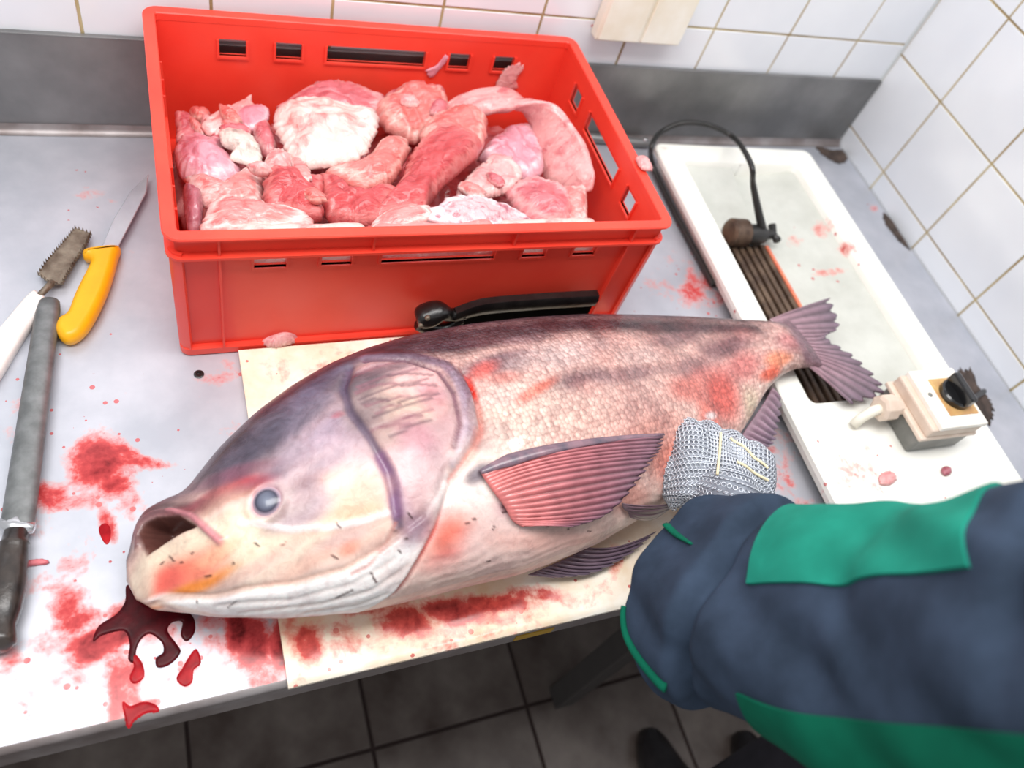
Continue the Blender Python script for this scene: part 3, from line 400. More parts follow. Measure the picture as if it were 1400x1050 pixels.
# ------------------------------------------------------------------ materials
def nodes(name):
    mt = bpy.data.materials.new(name); mt.use_nodes = True
    nt = mt.node_tree; return mt, nt, nt.nodes['Principled BSDF']
def N(nt, t, **kw):
    n = nt.nodes.new(t)
    for k, v in kw.items():
        if k in n.inputs: n.inputs[k].default_value = v
        else: setattr(n, k, v)
    return n
def ramp(nt, src, stops, interp='LINEAR'):
    r = nt.nodes.new('ShaderNodeValToRGB'); r.color_ramp.interpolation = interp
    e = r.color_ramp.elements
    while len(e) < len(stops): e.new(.5)
    for q, (p, c) in zip(e, stops):
        q.position = p; q.color = (c[0], c[1], c[2], 1) if isinstance(c, tuple) else (c, c, c, 1)
    nt.links.new(src, r.inputs[0]); return r
def mixc(nt, fac, a, b, blend='MIX'):
    x = nt.nodes.new('ShaderNodeMix'); x.data_type = 'RGBA'; x.blend_type = blend
    for i, s in ((0, fac), (6, a), (7, b)):
        if hasattr(s, 'links') or hasattr(s, 'is_linked'): nt.links.new(s, x.inputs[i])
        else: x.inputs[i].default_value = s if i == 0 else (s[0], s[1], s[2], 1)
    return x.outputs[2]
def math_(nt, op, a, b=0.0, clamp=False):
    x = nt.nodes.new('ShaderNodeMath'); x.operation = op; x.use_clamp = clamp
    for i, s in ((0, a), (1, b)):
        if hasattr(s, 'is_linked'): nt.links.new(s, x.inputs[i])
        else: x.inputs[i].default_value = s
    return x.outputs[0]
def noise_(nt, scale, detail=4, rough=.55, coord='Object', dist=0):
    tc = nt.nodes.new('ShaderNodeTexCoord'); n = N(nt, 'ShaderNodeTexNoise', Scale=scale, Detail=detail, Roughness=rough, Distortion=dist)
    nt.links.new(tc.outputs[coord], n.inputs['Vector']); return n.outputs['Fac']
def bump(nt, b, h, strength, dist):
    n = N(nt, 'ShaderNodeBump', Strength=strength, Distance=dist); nt.links.new(h, n.inputs['Height']); nt.links.new(n.outputs[0], b.inputs['Normal'])

def plain(name, c, rough=.5, metal=0, c2=None, scale=30, var=.12, bs=0, bscale=None, coat=0, bd=.002, lo=.35, hi=.7):
    mt, nt, b = nodes(name)
    c = lin(c); c2 = lin(c2) if c2 else tuple(x*(1-var) for x in c)
    f = noise_(nt, scale, 5)
    r = ramp(nt, f, [(lo, c2), (hi, c)]); nt.links.new(r.outputs[0], b.inputs['Base Color'])
    b.inputs['Roughness'].default_value = rough; b.inputs['Metallic'].default_value = metal
    b.inputs['Coat Weight'].default_value = coat; b.inputs['Coat Roughness'].default_value = .12
    if bs: bump(nt, b, noise_(nt, bscale or scale*3, 4), bs, bd)
    return mt

def bloody(name, c, rough, metal, c2=None, scale=20, amount=1.0, bs=0):
    """a surface carrying blood where the attribute 'blood' says so, broken up by noise"""
    mt, nt, b = nodes(name)
    base = ramp(nt, noise_(nt, scale, 6, .6), [(.35, lin(c2) if c2 else tuple(x*.9 for x in lin(c))), (.68, lin(c))]).outputs[0]
    at = N(nt, 'ShaderNodeAttribute', attribute_name='blood').outputs['Fac']
    n1 = math_(nt, 'MULTIPLY', math_(nt, 'SUBTRACT', noise_(nt, 28, 6, .62, dist=.6), .5), .95)
    n2 = math_(nt, 'MULTIPLY', math_(nt, 'SUBTRACT', noise_(nt, 160, 3, .5), .5), .35)
    gate = math_(nt, 'MULTIPLY', at, 6, True)
    mm = math_(nt, 'ADD', at, math_(nt, 'MULTIPLY', math_(nt, 'ADD', n1, n2), gate))
    fac = ramp(nt, mm, [(.30, 0.0), (.40, .35), (.52, .62), (.62, .92), (1, 1.0)]).outputs[0]
    cc = ramp(nt, mm, [(.3, lin((240, 170, 158))), (.48, lin((226, 96, 84))), (.66, lin((196, 40, 38))), (.85, lin((150, 16, 22))), (1, lin((90, 6, 14)))]).outputs[0]
    # droplets
    tc = nt.nodes.new('ShaderNodeTexCoord'); vo = N(nt, 'ShaderNodeTexVoronoi', Scale=95.0, Randomness=1.0)
    nt.links.new(tc.outputs['Object'], vo.inputs['Vector'])
    sep = nt.nodes.new('ShaderNodeSeparateColor'); nt.links.new(vo.outputs['Color'], sep.inputs[0])
    on = math_(nt, 'LESS_THAN', sep.outputs[0], math_(nt, 'MULTIPLY', N(nt, 'ShaderNodeAttribute', attribute_name='drops').outputs['Fac'], .5))
    rad = math_(nt, 'MULTIPLY', sep.outputs[1], .30)
    dd = math_(nt, 'MULTIPLY', on, math_(nt, 'LESS_THAN', vo.outputs['Distance'], rad))
    fac2 = math_(nt, 'MAXIMUM', fac, math_(nt, 'MULTIPLY', dd, .8))
    cc2 = mixc(nt, math_(nt, 'MULTIPLY', dd, math_(nt, 'SUBTRACT', 1.0, fac, True)), cc, lin((196, 60, 58)))
    nt.links.new(mixc(nt, fac2, base, cc2), b.inputs['Base Color'])
    nt.links.new(math_(nt, 'MULTIPLY', metal, math_(nt, 'SUBTRACT', 1.0, fac2, True)), b.inputs['Metallic'])
    rr = ramp(nt, noise_(nt, 9, 5), [(.3, rough*.8), (.7, rough*1.25)]).outputs[0]
    nt.links.new(mixc(nt, fac2, rr, (.16, .16, .16)), b.inputs['Roughness'])
    if bs: bump(nt, b, noise_(nt, 70, 5), bs, .002)
    return mt

M = {}
M['steel'] = bloody('brushed_steel', (200, 201, 209), .42, .4, (180, 183, 192), 12)
M['steel_wall'] = plain('dull_steel', (150, 149, 148), .42, .6, (116, 116, 116), 7, bs=.05, bscale=40)
M['steel_edge'] = plain('steel_edge', (158, 152, 152), .4, .5, (122, 112, 110), 18)
M['underside'] = plain('grey_underside', (70, 66, 64), .6, .2)
M['board'] = bloody('white_cutting_board', (250, 243, 230), .38, 0, (230, 202, 168), 13, bs=.12)
M['tray'] = bloody('white_tray_plastic', (250, 249, 242), .34, 0, (242, 240, 230), 10)
M['basin'] = bloody('grey_white_basin', (212, 213, 205), .36, 0, (194, 195, 186), 14)
def tile_mat():
    mt, nt, b = nodes('glazed_white_tile')
    base = ramp(nt, noise_(nt, 5, 3), [(.35, lin((230, 233, 239))), (.7, lin((240, 242, 246)))]).outputs[0]
    gm = nt.nodes.new('ShaderNodeNewGeometry'); vo = N(nt, 'ShaderNodeTexVoronoi', Scale=26.0, Randomness=1.0); nt.links.new(gm.outputs['Position'], vo.inputs['Vector'])
    sep = nt.nodes.new('ShaderNodeSeparateColor'); nt.links.new(vo.outputs['Color'], sep.inputs[0])
    dd = math_(nt, 'MULTIPLY', math_(nt, 'LESS_THAN', sep.outputs[0], .16), math_(nt, 'LESS_THAN', vo.outputs['Distance'], math_(nt, 'MULTIPLY', sep.outputs[1], .11)))
    nt.links.new(mixc(nt, math_(nt, 'MULTIPLY', dd, .75), base, lin((216, 92, 92))), b.inputs['Base Color'])
    b.inputs['Roughness'].default_value = .16; b.inputs['Coat Weight'].default_value = .3
    return mt
M['tile'] = tile_mat()
M['grout'] = plain('yellowed_grout', (206, 190, 146), .8, 0, (158, 134, 92), 14, bs=.3, bscale=120)
M['floor_tile'] = plain('worn_floor_tile', (126, 115, 108), .34, 0, (76, 63, 58), 7, bs=.1, bscale=60)
M['floor_grout'] = plain('dark_floor_grout', (52, 34, 30), .8)
M['crate'] = plain('red_crate_plastic', (247, 78, 58), .32, 0, (241, 65, 49), 9, bs=.04, bscale=160)
M['dirt'] = plain('dried_dirt', (92, 76, 68), .8, 0, (52, 42, 38), 60, bs=.8, bscale=150)
M['cable'] = plain('black_cable_rubber', (44, 43, 42), .45)
M['slat'] = plain('brown_grate_metal', (118, 96, 78), .5, .2, (70, 52, 42), 40, bs=.2)
M['darkpit'] = plain('dark_sump', (30, 22, 18), .6)
M['yellow'] = plain('yellow_handle_plastic', (252, 184, 22), .36, 0, (246, 172, 14), 30)
M['blade'] = plain('knife_blade_steel', (214, 216, 222), .26, .7, (196, 196, 204), 25)
M['rusty'] = plain('dirty_scaler_metal', (150, 138, 122), .5, .4, (84, 66, 54), 45, bs=.5, bscale=200)
M['white_handle'] = plain('white_handle_plastic', (246, 240, 236), .38, 0, (236, 222, 216), 40)
M['rod'] = plain('sharpening_rod_steel', (140, 142, 142), .4, .6, (112, 114, 114), 60)
M['wood'] = plain('dark_wet_wood', (62, 52, 46), .3, 0, (34, 28, 26), 60, coat=.4, bs=.2)
M['chrome'] = plain('polished_steel', (205, 205, 208), .2, .8)
M['black_tool'] = plain('wet_black_iron', (30, 27, 26), .3, 0, (14, 12, 12), 60, coat=.15, bs=.4, bscale=90)
M['cream'] = plain('cream_plastic', (248, 245, 234), .4, 0, (236, 228, 208), 16)
M['beige'] = plain('beige_plastic', (230, 212, 196), .42, 0, (214, 192, 174), 30)
M['lid'] = plain('white_lid_plastic', (250, 247, 240), .36, 0, (244, 236, 224), 40)
M['greybox'] = plain('grey_box_plastic', (136, 136, 132), .45, 0, (112, 112, 108), 30)
M['knobmat'] = plain('black_knob_plastic', (22, 22, 24), .22, coat=.4)
M['yplate'] = plain('dirty_yellow_plate', (214, 178, 116), .45, 0, (190, 140, 90), 60)
M['orange'] = plain('orange_stained_edge', (236, 140, 104), .4, 0, (214, 110, 84), 50)
M['sticker'] = plain('yellow_sticker', (176, 136, 42), .5)
M['pool_dark'] = plain('clotted_blood', (84, 10, 20), .3, 0, (52, 5, 12), 60, bs=.25, bscale=40)
M['pool_red'] = plain('wet_blood', (184, 30, 38), .28, 0, (136, 14, 24), 60, bs=.25, bscale=40)
M['pool_thin'] = plain('thin_blood', (232, 84, 70), .3, 0, (216, 60, 52), 50)

for k_ in ('pool_dark', 'pool_red', 'pool_thin'): M[k_].node_tree.nodes['Principled BSDF'].inputs['Specular IOR Level'].default_value = .12

def meatmat(name, c1, c2, c3, scale=26, stretch=(1, 1, 1), rough=.28):
    mt, nt, b = nodes(name)
    tc = nt.nodes.new('ShaderNodeTexCoord'); mp = N(nt, 'ShaderNodeMapping'); mp.inputs['Scale'].default_value = stretch
    mp.inputs['Rotation'].default_value = (0, 0, .6)
    nt.links.new(tc.outputs['Object'], mp.inputs[0])
    n1 = N(nt, 'ShaderNodeTexNoise', Scale=scale, Detail=6.0, Roughness=.6, Distortion=.8); nt.links.new(mp.outputs[0], n1.inputs[0])
    n2 = N(nt, 'ShaderNodeTexNoise', Scale=scale*2.3, Detail=5.0, Roughness=.6, Distortion=1.5); nt.links.new(mp.outputs[0], n2.inputs[0])
    r = ramp(nt, n1.outputs[0], [(.32, lin(c2)), (.5, lin(c1)), (.66, lin(c1)), (.78, lin(c3))]).outputs[0]
    r2 = ramp(nt, n2.outputs[0], [(.56, 0.0), (.72, .55)]).outputs[0]
    cc = mixc(nt, r2, r, lin(c3))
    rm_ = N(nt, 'ShaderNodeAttribute', attribute_name='rim').outputs['Fac']
    rf = ramp(nt, math_(nt, 'ADD', rm_, math_(nt, 'MULTIPLY', math_(nt, 'SUBTRACT', n1.outputs[0], .5), .7)), [(.66, 0.0), (.84, .75), (.97, .2)]).outputs[0]
    cc = mixc(nt, rf, cc, lin(c3))
    nt.links.new(cc, b.inputs['Base Color']); b.inputs['Roughness'].default_value = rough
    b.inputs['Coat Weight'].default_value = .5; b.inputs['Coat Roughness'].default_value = .1
    b.inputs['Subsurface Weight'].default_value = .12; b.inputs['Subsurface Radius'].default_value = (.012, .004, .003)
    bump(nt, b, n2.outputs[0], .45, .006)
    return mt
MT = {
 'pink': meatmat('meat_pink', (214, 116, 120), (176, 70, 80), (236, 180, 176)),
 'rose': meatmat('meat_rose', (214, 112, 120), (178, 72, 84), (240, 188, 186), 26, (1, 3, 1)),
 'red': meatmat('meat_red', (206, 78, 82), (170, 46, 54), (232, 146, 142), 20, (1.5, 8, 1)),
 'salmon': meatmat('meat_salmon', (226, 120, 114), (198, 80, 80), (248, 198, 186), 20, (1.3, 5, 1)),
 'pale': meatmat('meat_pale', (234, 168, 166), (208, 116, 120), (250, 224, 218), 26, (1, 2, 1)),
 'white': meatmat('meat_white_skin', (238, 204, 196), (216, 128, 126), (251, 236, 229), 28),
 'pinkwhite': meatmat('meat_pink_and_fat', (230, 146, 142), (202, 92, 94), (252, 236, 230), 24, (1, 2.5, 1)),
 'lilac': meatmat('meat_lilac', (222, 150, 164), (194, 106, 122), (240, 204, 210), 20),
 'mauve': meatmat('meat_mauve', (180, 104, 116), (156, 78, 92), (204, 142, 150), 22),
 'grey': meatmat('meat_grey_fin', (220, 204, 194), (164, 146, 138), (244, 234, 224), 50),
 'scale': meatmat('meat_silvery', (228, 190, 194), (172, 92, 108), (250, 244, 250), 75),
}

# ------------------------------------------------------------------ the room
WT = .9
def tiled_wall(name, axis, lo, hi, zlo, zhi, j0, pitch, z0, mt, shear=0):
    """grout slab with one glazed tile per opening of the joint grid; axis 'x': back wall, 'y': right wall"""
    g = G()
    e = .012
    if axis == 'x': g.box(lo, hi, .0016, .1, zlo, zhi)
    else: g.add([(x+shear*y, y, z) for z in (zlo, zhi) for x, y in ((.0016, lo), (.1, lo), (.1, hi), (.0016, hi))],
                [(0,3,2,1),(4,5,6,7),(0,1,5,4),(1,2,6,5),(2,3,7,6),(3,0,4,7)])
    wl = obj(name, g, M['grout']); wl['kind'] = 'structure'
    off = wl.location
    k0 = math.floor((lo-j0)/pitch); k1 = math.ceil((hi-j0)/pitch)
    r0 = math.floor((zlo-z0)/pitch); r1 = math.ceil((zhi-z0)/pitch)
    for k in range(k0, k1):
        for r in range(r0, r1):
            a, b = max(j0+k*pitch, lo)+.002, min(j0+(k+1)*pitch, hi)-.002
            c, d = max(z0+r*pitch, zlo)+.002, min(z0+(r+1)*pitch, zhi)-.002
            if b-a < .006 or d-c < .006: continue
            t = rnd.uniform(-.0004, .0004); g = G()
            if axis == 'x': g.box(a, b, t, .006, c, d)
            else: g.add([(x+shear*y, y, z) for z in (c, d) for x, y in ((t, a), (.006, a), (.006, b), (t, b))],
                        [(0,3,2,1),(4,5,6,7),(0,1,5,4),(1,2,6,5),(2,3,7,6),(3,0,4,7)])
            g.v = [(x-off.x, y-off.y, z-(off.z-T)) for x, y, z in g.v]
            obj('tile', g, mt, wl, bevel=.0008)
    return wl
tiled_wall('wall_back', 'x', -2.1, -.004, -.12, WT, D['bw'][0], D['bw'][1], D['bw'][2], M['tile'])
tiled_wall('wall_right', 'y', -1.3, 0.0, -.12, WT, D['rw'][0], D['rw'][1], D['rw'][2], M['tile'], D['rw'][3])
lo = obj('wall_back_lower', G().box(-2.1, .1, .006, .1, -.84, -.1201), M['tile']); lo['kind'] = 'structure'
lo = obj('wall_right_lower', G().add([(x+D['rw'][3]*y, y, z) for z in (-.84, -.1201) for x, y in ((.006, -1.3), (.1, -1.3), (.1, 0), (.006, 0))],
    [(0,3,2,1),(4,5,6,7),(0,1,5,4),(1,2,6,5),(2,3,7,6),(3,0,4,7)]), M['tile']); lo['kind'] = 'structure'
fl = obj('floor', G().box(-2.6, .1, -2.6, .1, -.94, -.8432), M['floor_grout']); fl['kind'] = 'structure'
jx, jp, jy = D['floorj']
tg = G().box(-jp/2+.004, jp/2-.004, -jp/2+.004, jp/2-.004, 0, .003)
tme = None
for i in range(-5, 3):
    for j in range(-5, 3):
        cx, cy = jx+(i+.5)*jp, jy+(j+.5)*jp
        if tme is None:
            o = obj('tile', tg, M['floor_tile'], fl, bevel=.001); tme = o
        else:
            o = tme.copy(); col.objects.link(o); o.parent = fl
        o.location = (cx-fl.location.x, cy-fl.location.y, -.8432-(fl.location.z-T)+.0002)

# ------------------------------------------------------------------ steel table
YF = D['yf']; X0 = -1.95; HS = D['h']
def right_x(y): return D['rw'][3]*y-.003
table = thing('steel_table', 'stainless steel worktop with low backsplash, smeared with blood', 'table', (-1, -.4, -.84))
nx, ny = 420, 190
xs = np.linspace(0, 1, nx); ys = np.linspace(-.003, YF+.006, ny)
V = np.zeros((ny, nx, 3)); V[..., 1] = ys[:, None]
V[..., 0] = X0+(D['rw'][3]*ys[:, None]-.003-X0)*xs[None]
F = [(j*nx+i, (j+1)*nx+i, (j+1)*nx+i+1, j*nx+i+1) for j in range(ny-1) for i in range(nx-1)]
vv = V.reshape(-1, 3)
top = obj('tabletop', (vv.tolist(), F), M['steel'], table, world=True)
def blood_field(lst, P):
    acc = np.zeros(len(P)); dr = np.zeros(len(P))
    for (cx, cy, ax_, ay_, bx_, by_, v) in lst:
        det = ax_*by_-ay_*bx_
        dx, dy = P[:, 0]-cx, P[:, 1]-cy
        s = (dx*by_-dy*bx_)/det; t = (-dx*ay_+dy*ax_)/det
        q = np.sqrt(s*s+t*t)
        acc = np.maximum(acc, v*np.clip(1.35-.75*q, 0, 1)); dr = np.maximum(dr, v*np.clip(1.7-.40*q, 0, 1)*1.1)
    return acc, dr
bf, df = blood_field(D['tbl'], vv)
fattr(top, 'blood', bf); fattr(top, 'drops', df)
e = G()
prof = [(YF+.006, 0), (YF+.002, -.0008), (YF, -.003), (YF-.001, -.008), (YF+.001, -.012), (YF-.0005, -.015), (YF-.001, -.040), (YF+.004, -.042), (YF+.012, -.042)]
e.loft([[(x, y, z) for y, z in prof] for x in (X0, right_x(YF))], cap=False, closed=False)
obj('front_edge', e, M['steel_edge'], table, world=True, smooth=True, angle=50)
obj('underside', G().box(X0, -.04, YF+.01, -.004, -.03, -.012), M['underside'], table, world=True)
g = G().box(X0, -.0045, -.008, -.0010, .002, HS).box(X0, -.0045, -.0085, -.0007, HS-.001, HS+.0015)
bs_ = obj('backsplash', g, M['steel_wall'], table, world=True, bevel=.001)
obj('cove', G().loft([[(x, y, z) for y, z in ((-.0085, .012), (-.011, .006), (-.016, .0012), (-.02, .0004))] for x in (X0, -.004)], cap=False, closed=False), M['steel_edge'], table, world=True, smooth=True)
for lx in (-1.85, -.62):
    for ly in (YF+.045, -.06):
        obj('leg', G().box(lx-.022, lx+.022, ly-.022, ly+.022, -.84, -.03), M['underside'], table, world=True, bevel=.003)
sx, sy = D['screw']
scr = obj('screw', G().lathe([(.0058, 0), (.0058, .0012), (.0045, .0018), (.0028, .0016), (.0024, .0004)], sx, sy, 16), M['black_tool'], table, world=True, smooth=True, angle=40)
obj('sticker', G().box(-.972, -.925, YF-.0018, YF-.0005, -.036, -.02), M['sticker'], table, world=True)

# ------------------------------------------------------------------ cutting board
BT = .009
(bx0, by0), (bx1, by1), (bx2, by2) = D['board']['xy']
nx, ny = 220, 170
bl, br_, bf_, bb = -1.219, -.70, YF-.004, -.414
V = np.zeros((ny, nx, 3))
V[..., 0] = np.linspace(bl, br_, nx)[None]; V[..., 1] = np.linspace(bb, bf_, ny)[:, None]
hz = np.array([[mnoise.noise((x*38, y*38, 0)) for x in V[0, :, 0]] for y in V[:, 0, 1]])
edge = np.clip((V[..., 1]-bf_)/.05, 0, 1)
V[..., 2] = BT+hz*.0005+(1-edge)*hz*.0012-(1-np.clip((V[..., 1]-bf_)/.006, 0, 1))**2*.004
top_i = np.arange(nx*ny).reshape(ny, nx)
F = [(j*nx+i, (j+1)*nx+i, (j+1)*nx+i+1, j*nx+i+1) for j in range(ny-1) for i in range(nx-1)]
vv = V.reshape(-1, 3).tolist()
ringi = list(top_i[0, :])+list(top_i[1:, -1])+list(top_i[-1, ::-1][1:])+list(top_i[::-1, 0][1:-1])
n0 = len(vv)
for i in ringi: x, y, z = vv[i]; vv.append((x, y, .0005))
nr = len(ringi)
for k in range(nr): F.append((ringi[k], ringi[(k+1) % nr], n0+(k+1) % nr, n0+k))
F.append(tuple(range(n0, n0+nr)))
bo = obj('cutting_board', (vv, F), M['board'], smooth=True, angle=40)
tag(bo, 'white plastic cutting board stained with blood under the big fish', 'cutting board')
b_, d_ = blood_field(D['bbl'], np.array(vv)); fattr(bo, 'blood', b_); fattr(bo, 'drops', d_)

# ------------------------------------------------------------------ red crate
cx, cy, cyaw = D['crate']
crate = thing('meat_crate', 'red plastic meat crate with slotted walls, heaped with fish pieces', 'crate', (cx, cy, 0), cyaw)
crate.rotation_euler = (0, 0, cyaw); crate.location.z = T+.0006; crate.location.y -= .003
W2, D2, HC = .300, .200, .200
def wall_panel(length, z0, z1, th, holes, place):
    """holes: (x0,x1,za,zb); place maps (along, depth, z) to crate coordinates"""
    xs = sorted({-length/2, length/2, *[h[0] for h in holes], *[h[1] for h in holes]})
    zs = sorted({z0, z1, *[h[2] for h in holes], *[h[3] for h in holes]})
    g = G()
    def solid(i, j):
        if i < 0 or j < 0 or i >= len(xs)-1 or j >= len(zs)-1: return False
        mx, mz = (xs[i]+xs[i+1])/2, (zs[j]+zs[j+1])/2
        return not any(h[0] < mx < h[1] and h[2] < mz < h[3] for h in holes)
    for i in range(len(xs)-1):
        for j in range(len(zs)-1):
            if not solid(i, j): continue
            a, b, c, d = xs[i], xs[i+1], zs[j], zs[j+1]
            g.add([place(x, 0, z) for x, z in ((a, c), (b, c), (b, d), (a, d))], [(0, 1, 2, 3)])
            g.add([place(x, th, z) for x, z in ((a, c), (b, c), (b, d), (a, d))], [(3, 2, 1, 0)])
            for di, dj, p, q in ((-1, 0, (a, d), (a, c)), (1, 0, (b, c), (b, d)), (0, -1, (a, c), (b, c)), (0, 1, (b, d), (a, d))):
                if not solid(i+di, j+dj):
                    g.add([place(p[0], 0, p[1]), place(p[0], th, p[1]), place(q[0], th, q[1]), place(q[0], 0, q[1])], [(0, 1, 2, 3)])
    return g
hz0, hz1 = .1445, .1685
long_h = [(-.212, -.178, hz0, hz1), (-.140, -.106, hz0, hz1), (-.072, .068, hz0, hz1), (.104, .136, hz0, hz1), (.174, .206, hz0, hz1)]
side_h = [(-.125, -.093, .142, .172), (-.06, .06, .142, .172), (.093, .125, .142, .172)]
ins = .0105
WM = M['crate']
for name_, sgn in (('front', -1), ('back', 1)):
    pl = (lambda s: (lambda a, t, z: (a if s < 0 else -a, s*(D2-ins-t), z)))(sgn)
    o = obj('wall', wall_panel(2*(W2-ins)-.004, .004, HC-.004, .0035, long_h if sgn < 0 else [(-h[1], -h[0], h[2], h[3]) for h in long_h], pl), WM, crate)
    # slot collars
    for h in long_h:
        yo = sgn*(D2-ins)
        g = G()
        for (a, b, c, d) in ((h[0]-.003, h[1]+.003, h[2]-.003, h[2]), (h[0]-.003, h[0], h[2], h[3]), (h[1], h[1]+.003, h[2], h[3])):
            g.box(a, b, min(yo+sgn*.002, yo-sgn*.0065), max(yo+sgn*.002, yo-sgn*.0065), c, d)
        obj('slot_collar', g, WM, o)
for sgn in (-1, 1):
    pl = (lambda s: (lambda a, t, z: (s*(W2-ins-t), a if s > 0 else -a, z)))(sgn)
    o = obj('wall', wall_panel(2*(D2-ins), .004, HC-.004, .0035, side_h, pl), WM, crate)
    for h in side_h:
        xo = sgn*(W2-ins); g = G()
        for (a, b, c, d) in ((h[0]-.003, h[1]+.003, h[2]-.003, h[2]), (h[0]-.003, h[0], h[2], h[3]), (h[1], h[1]+.003, h[2], h[3])):
            g.box(min(xo+sgn*.002, xo-sgn*.0065), max(xo+sgn*.002, xo-sgn*.0065), a, b, c, d)
        obj('slot_collar', g, WM, o)
# rim: flat top with rounded corners and a lowered skirt
def frame_prof(prof, r_out):
    """closed loft around the crate; prof: list of (inset, z)"""
    rings = [[(x, y, z) for x, y in rrect(-W2+i, W2-i, -D2+i, D2-i, max(r_out-i, .004), 6)] for i, z in prof]
    n = len(rings[0]); k = len(rings)
    v = [p for r in rings for p in r]
    f = [(a*n+j, a*n+(j+1) % n, ((a+1) % k)*n+(j+1) % n, ((a+1) % k)*n+j) for a in range(k) for j in range(n)]
    g = G(); g.add(v, f); return g
obj('rim', frame_prof([(.0, .1968), (.0, .1988), (.0012, HC), (.0134, HC), (.0145, .1988), (.0145, .19), (.0115, .19), (.0115, .1970), (.003, .1975), (.003, .1968)], .018), WM, crate, smooth=True, angle=35)
obj('ledge', frame_prof([(.001, .1678), (.001, .1713), (.012, .1723), (.012, .1670)], .017), WM, crate, smooth=True, angle=35)
obj('base_flange', frame_prof([(.004, .002), (.004, .012), (.006, .0145), (.0125, .0145), (.0125, 0), (.006, 0)], .016), WM, crate, smooth=True, angle=35)
obj('base', G().box(-W2+ins, W2-ins, -D2+ins, D2-ins, .001, .005), WM, crate)
def vrib(x, sgn, za, zb, th=.0025, slant=0):
    y0, y1 = sgn*(D2-ins-.001), sgn*(D2-.0035)
    g = G(); a, b = sorted((y0, y1))
    g.add([(x-th/2, a, za), (x+th/2, a, za), (x+th/2, b, za), (x-th/2, b, za), (x-th/2+slant, a, zb), (x+th/2+slant, a, zb), (x+th/2+slant, b, zb), (x-th/2+slant, b, zb)],
          [(0,3,2,1),(4,5,6,7),(0,1,5,4),(1,2,6,5),(2,3,7,6),(3,0,4,7)])
    obj('rib', g, WM, crate)
for s in (-1, 1):
    for x in (-.247, .247): vrib(x, s, .012, .196)
    for x in (-.085, .085): vrib(x, s, .1715, .196)
def srib(y, sgn, za, zb, th=.0025):
    a, b = sorted((sgn*(W2-ins-.001), sgn*(W2-.0035)))
    obj('rib', G().box(a, b, y-th/2, y+th/2, za, zb), WM, crate)
for s in (-1, 1):
    for y in (-.147, .147): srib(y, s, .012, .196)
    for y in (-.075, .075): srib(y, s, .1715, .196)
for sx_ in (-1, 1):
    for sy_ in (-1, 1):
        x, y = sx_*(W2-.0035), sy_*(D2-.0035)
        path = [(sx_*(W2-.004), sy_*(D2-.03)), (sx_*(W2-.004), sy_*(D2-.016)), (sx_*(W2-.008), sy_*(D2-.008)), (sx_*(W2-.016), sy_*(D2-.004)), (sx_*(W2-.03), sy_*(D2-.004))]
        inn = [(sx_*(W2-.0075), sy_*(D2-.03)), (sx_*(W2-.0075), sy_*(D2-.018)), (sx_*(W2-.011), sy_*(D2-.011)), (sx_*(W2-.018), sy_*(D2-.0075)), (sx_*(W2-.03), sy_*(D2-.0075))]
        o2 = path[1:-1]+inn[1:-1][::-1]
        obj('corner_post', G().prism(o2, .010, .175), WM, crate, smooth=True, angle=40)
# crate scraps on the inside of the back wall
# ------------------------------------------------------------------ inflated slabs (fish pieces, pools, scraps)
def star(o, n):
    """radius of the outline around its centroid in n directions"""
    P = smooth_loop(o, 5); a = 0; cx_ = cy_ = 0
    for i in range(len(P)):
        (x0, y0), (x1, y1) = P[i-1], P[i]; k = x0*y1-x1*y0; a += k; cx_ += (x0+x1)*k; cy_ += (y0+y1)*k
    cx_, cy_ = cx_/(3*a), cy_/(3*a)
    rr = []
    for k in range(n):
        q = 2*math.pi*k/n; dx, dy = math.cos(q), math.sin(q); best = 0
        for i in range(len(P)):
            (x0, y0), (x1, y1) = P[i-1], P[i]
            ex, ey = x1-x0, y1-y0; det = -dx*ey+dy*ex
            if abs(det) < 1e-12: continue
            t = (-(x0-cx_)*ey+(y0-cy_)*ex)/det; s = (dx*(y0-cy_)-dy*(x0-cx_))/det
            if t > best and -1e-6 <= s <= 1+1e-6: best = t
        rr.append(best)
    return (cx_, cy_), rr
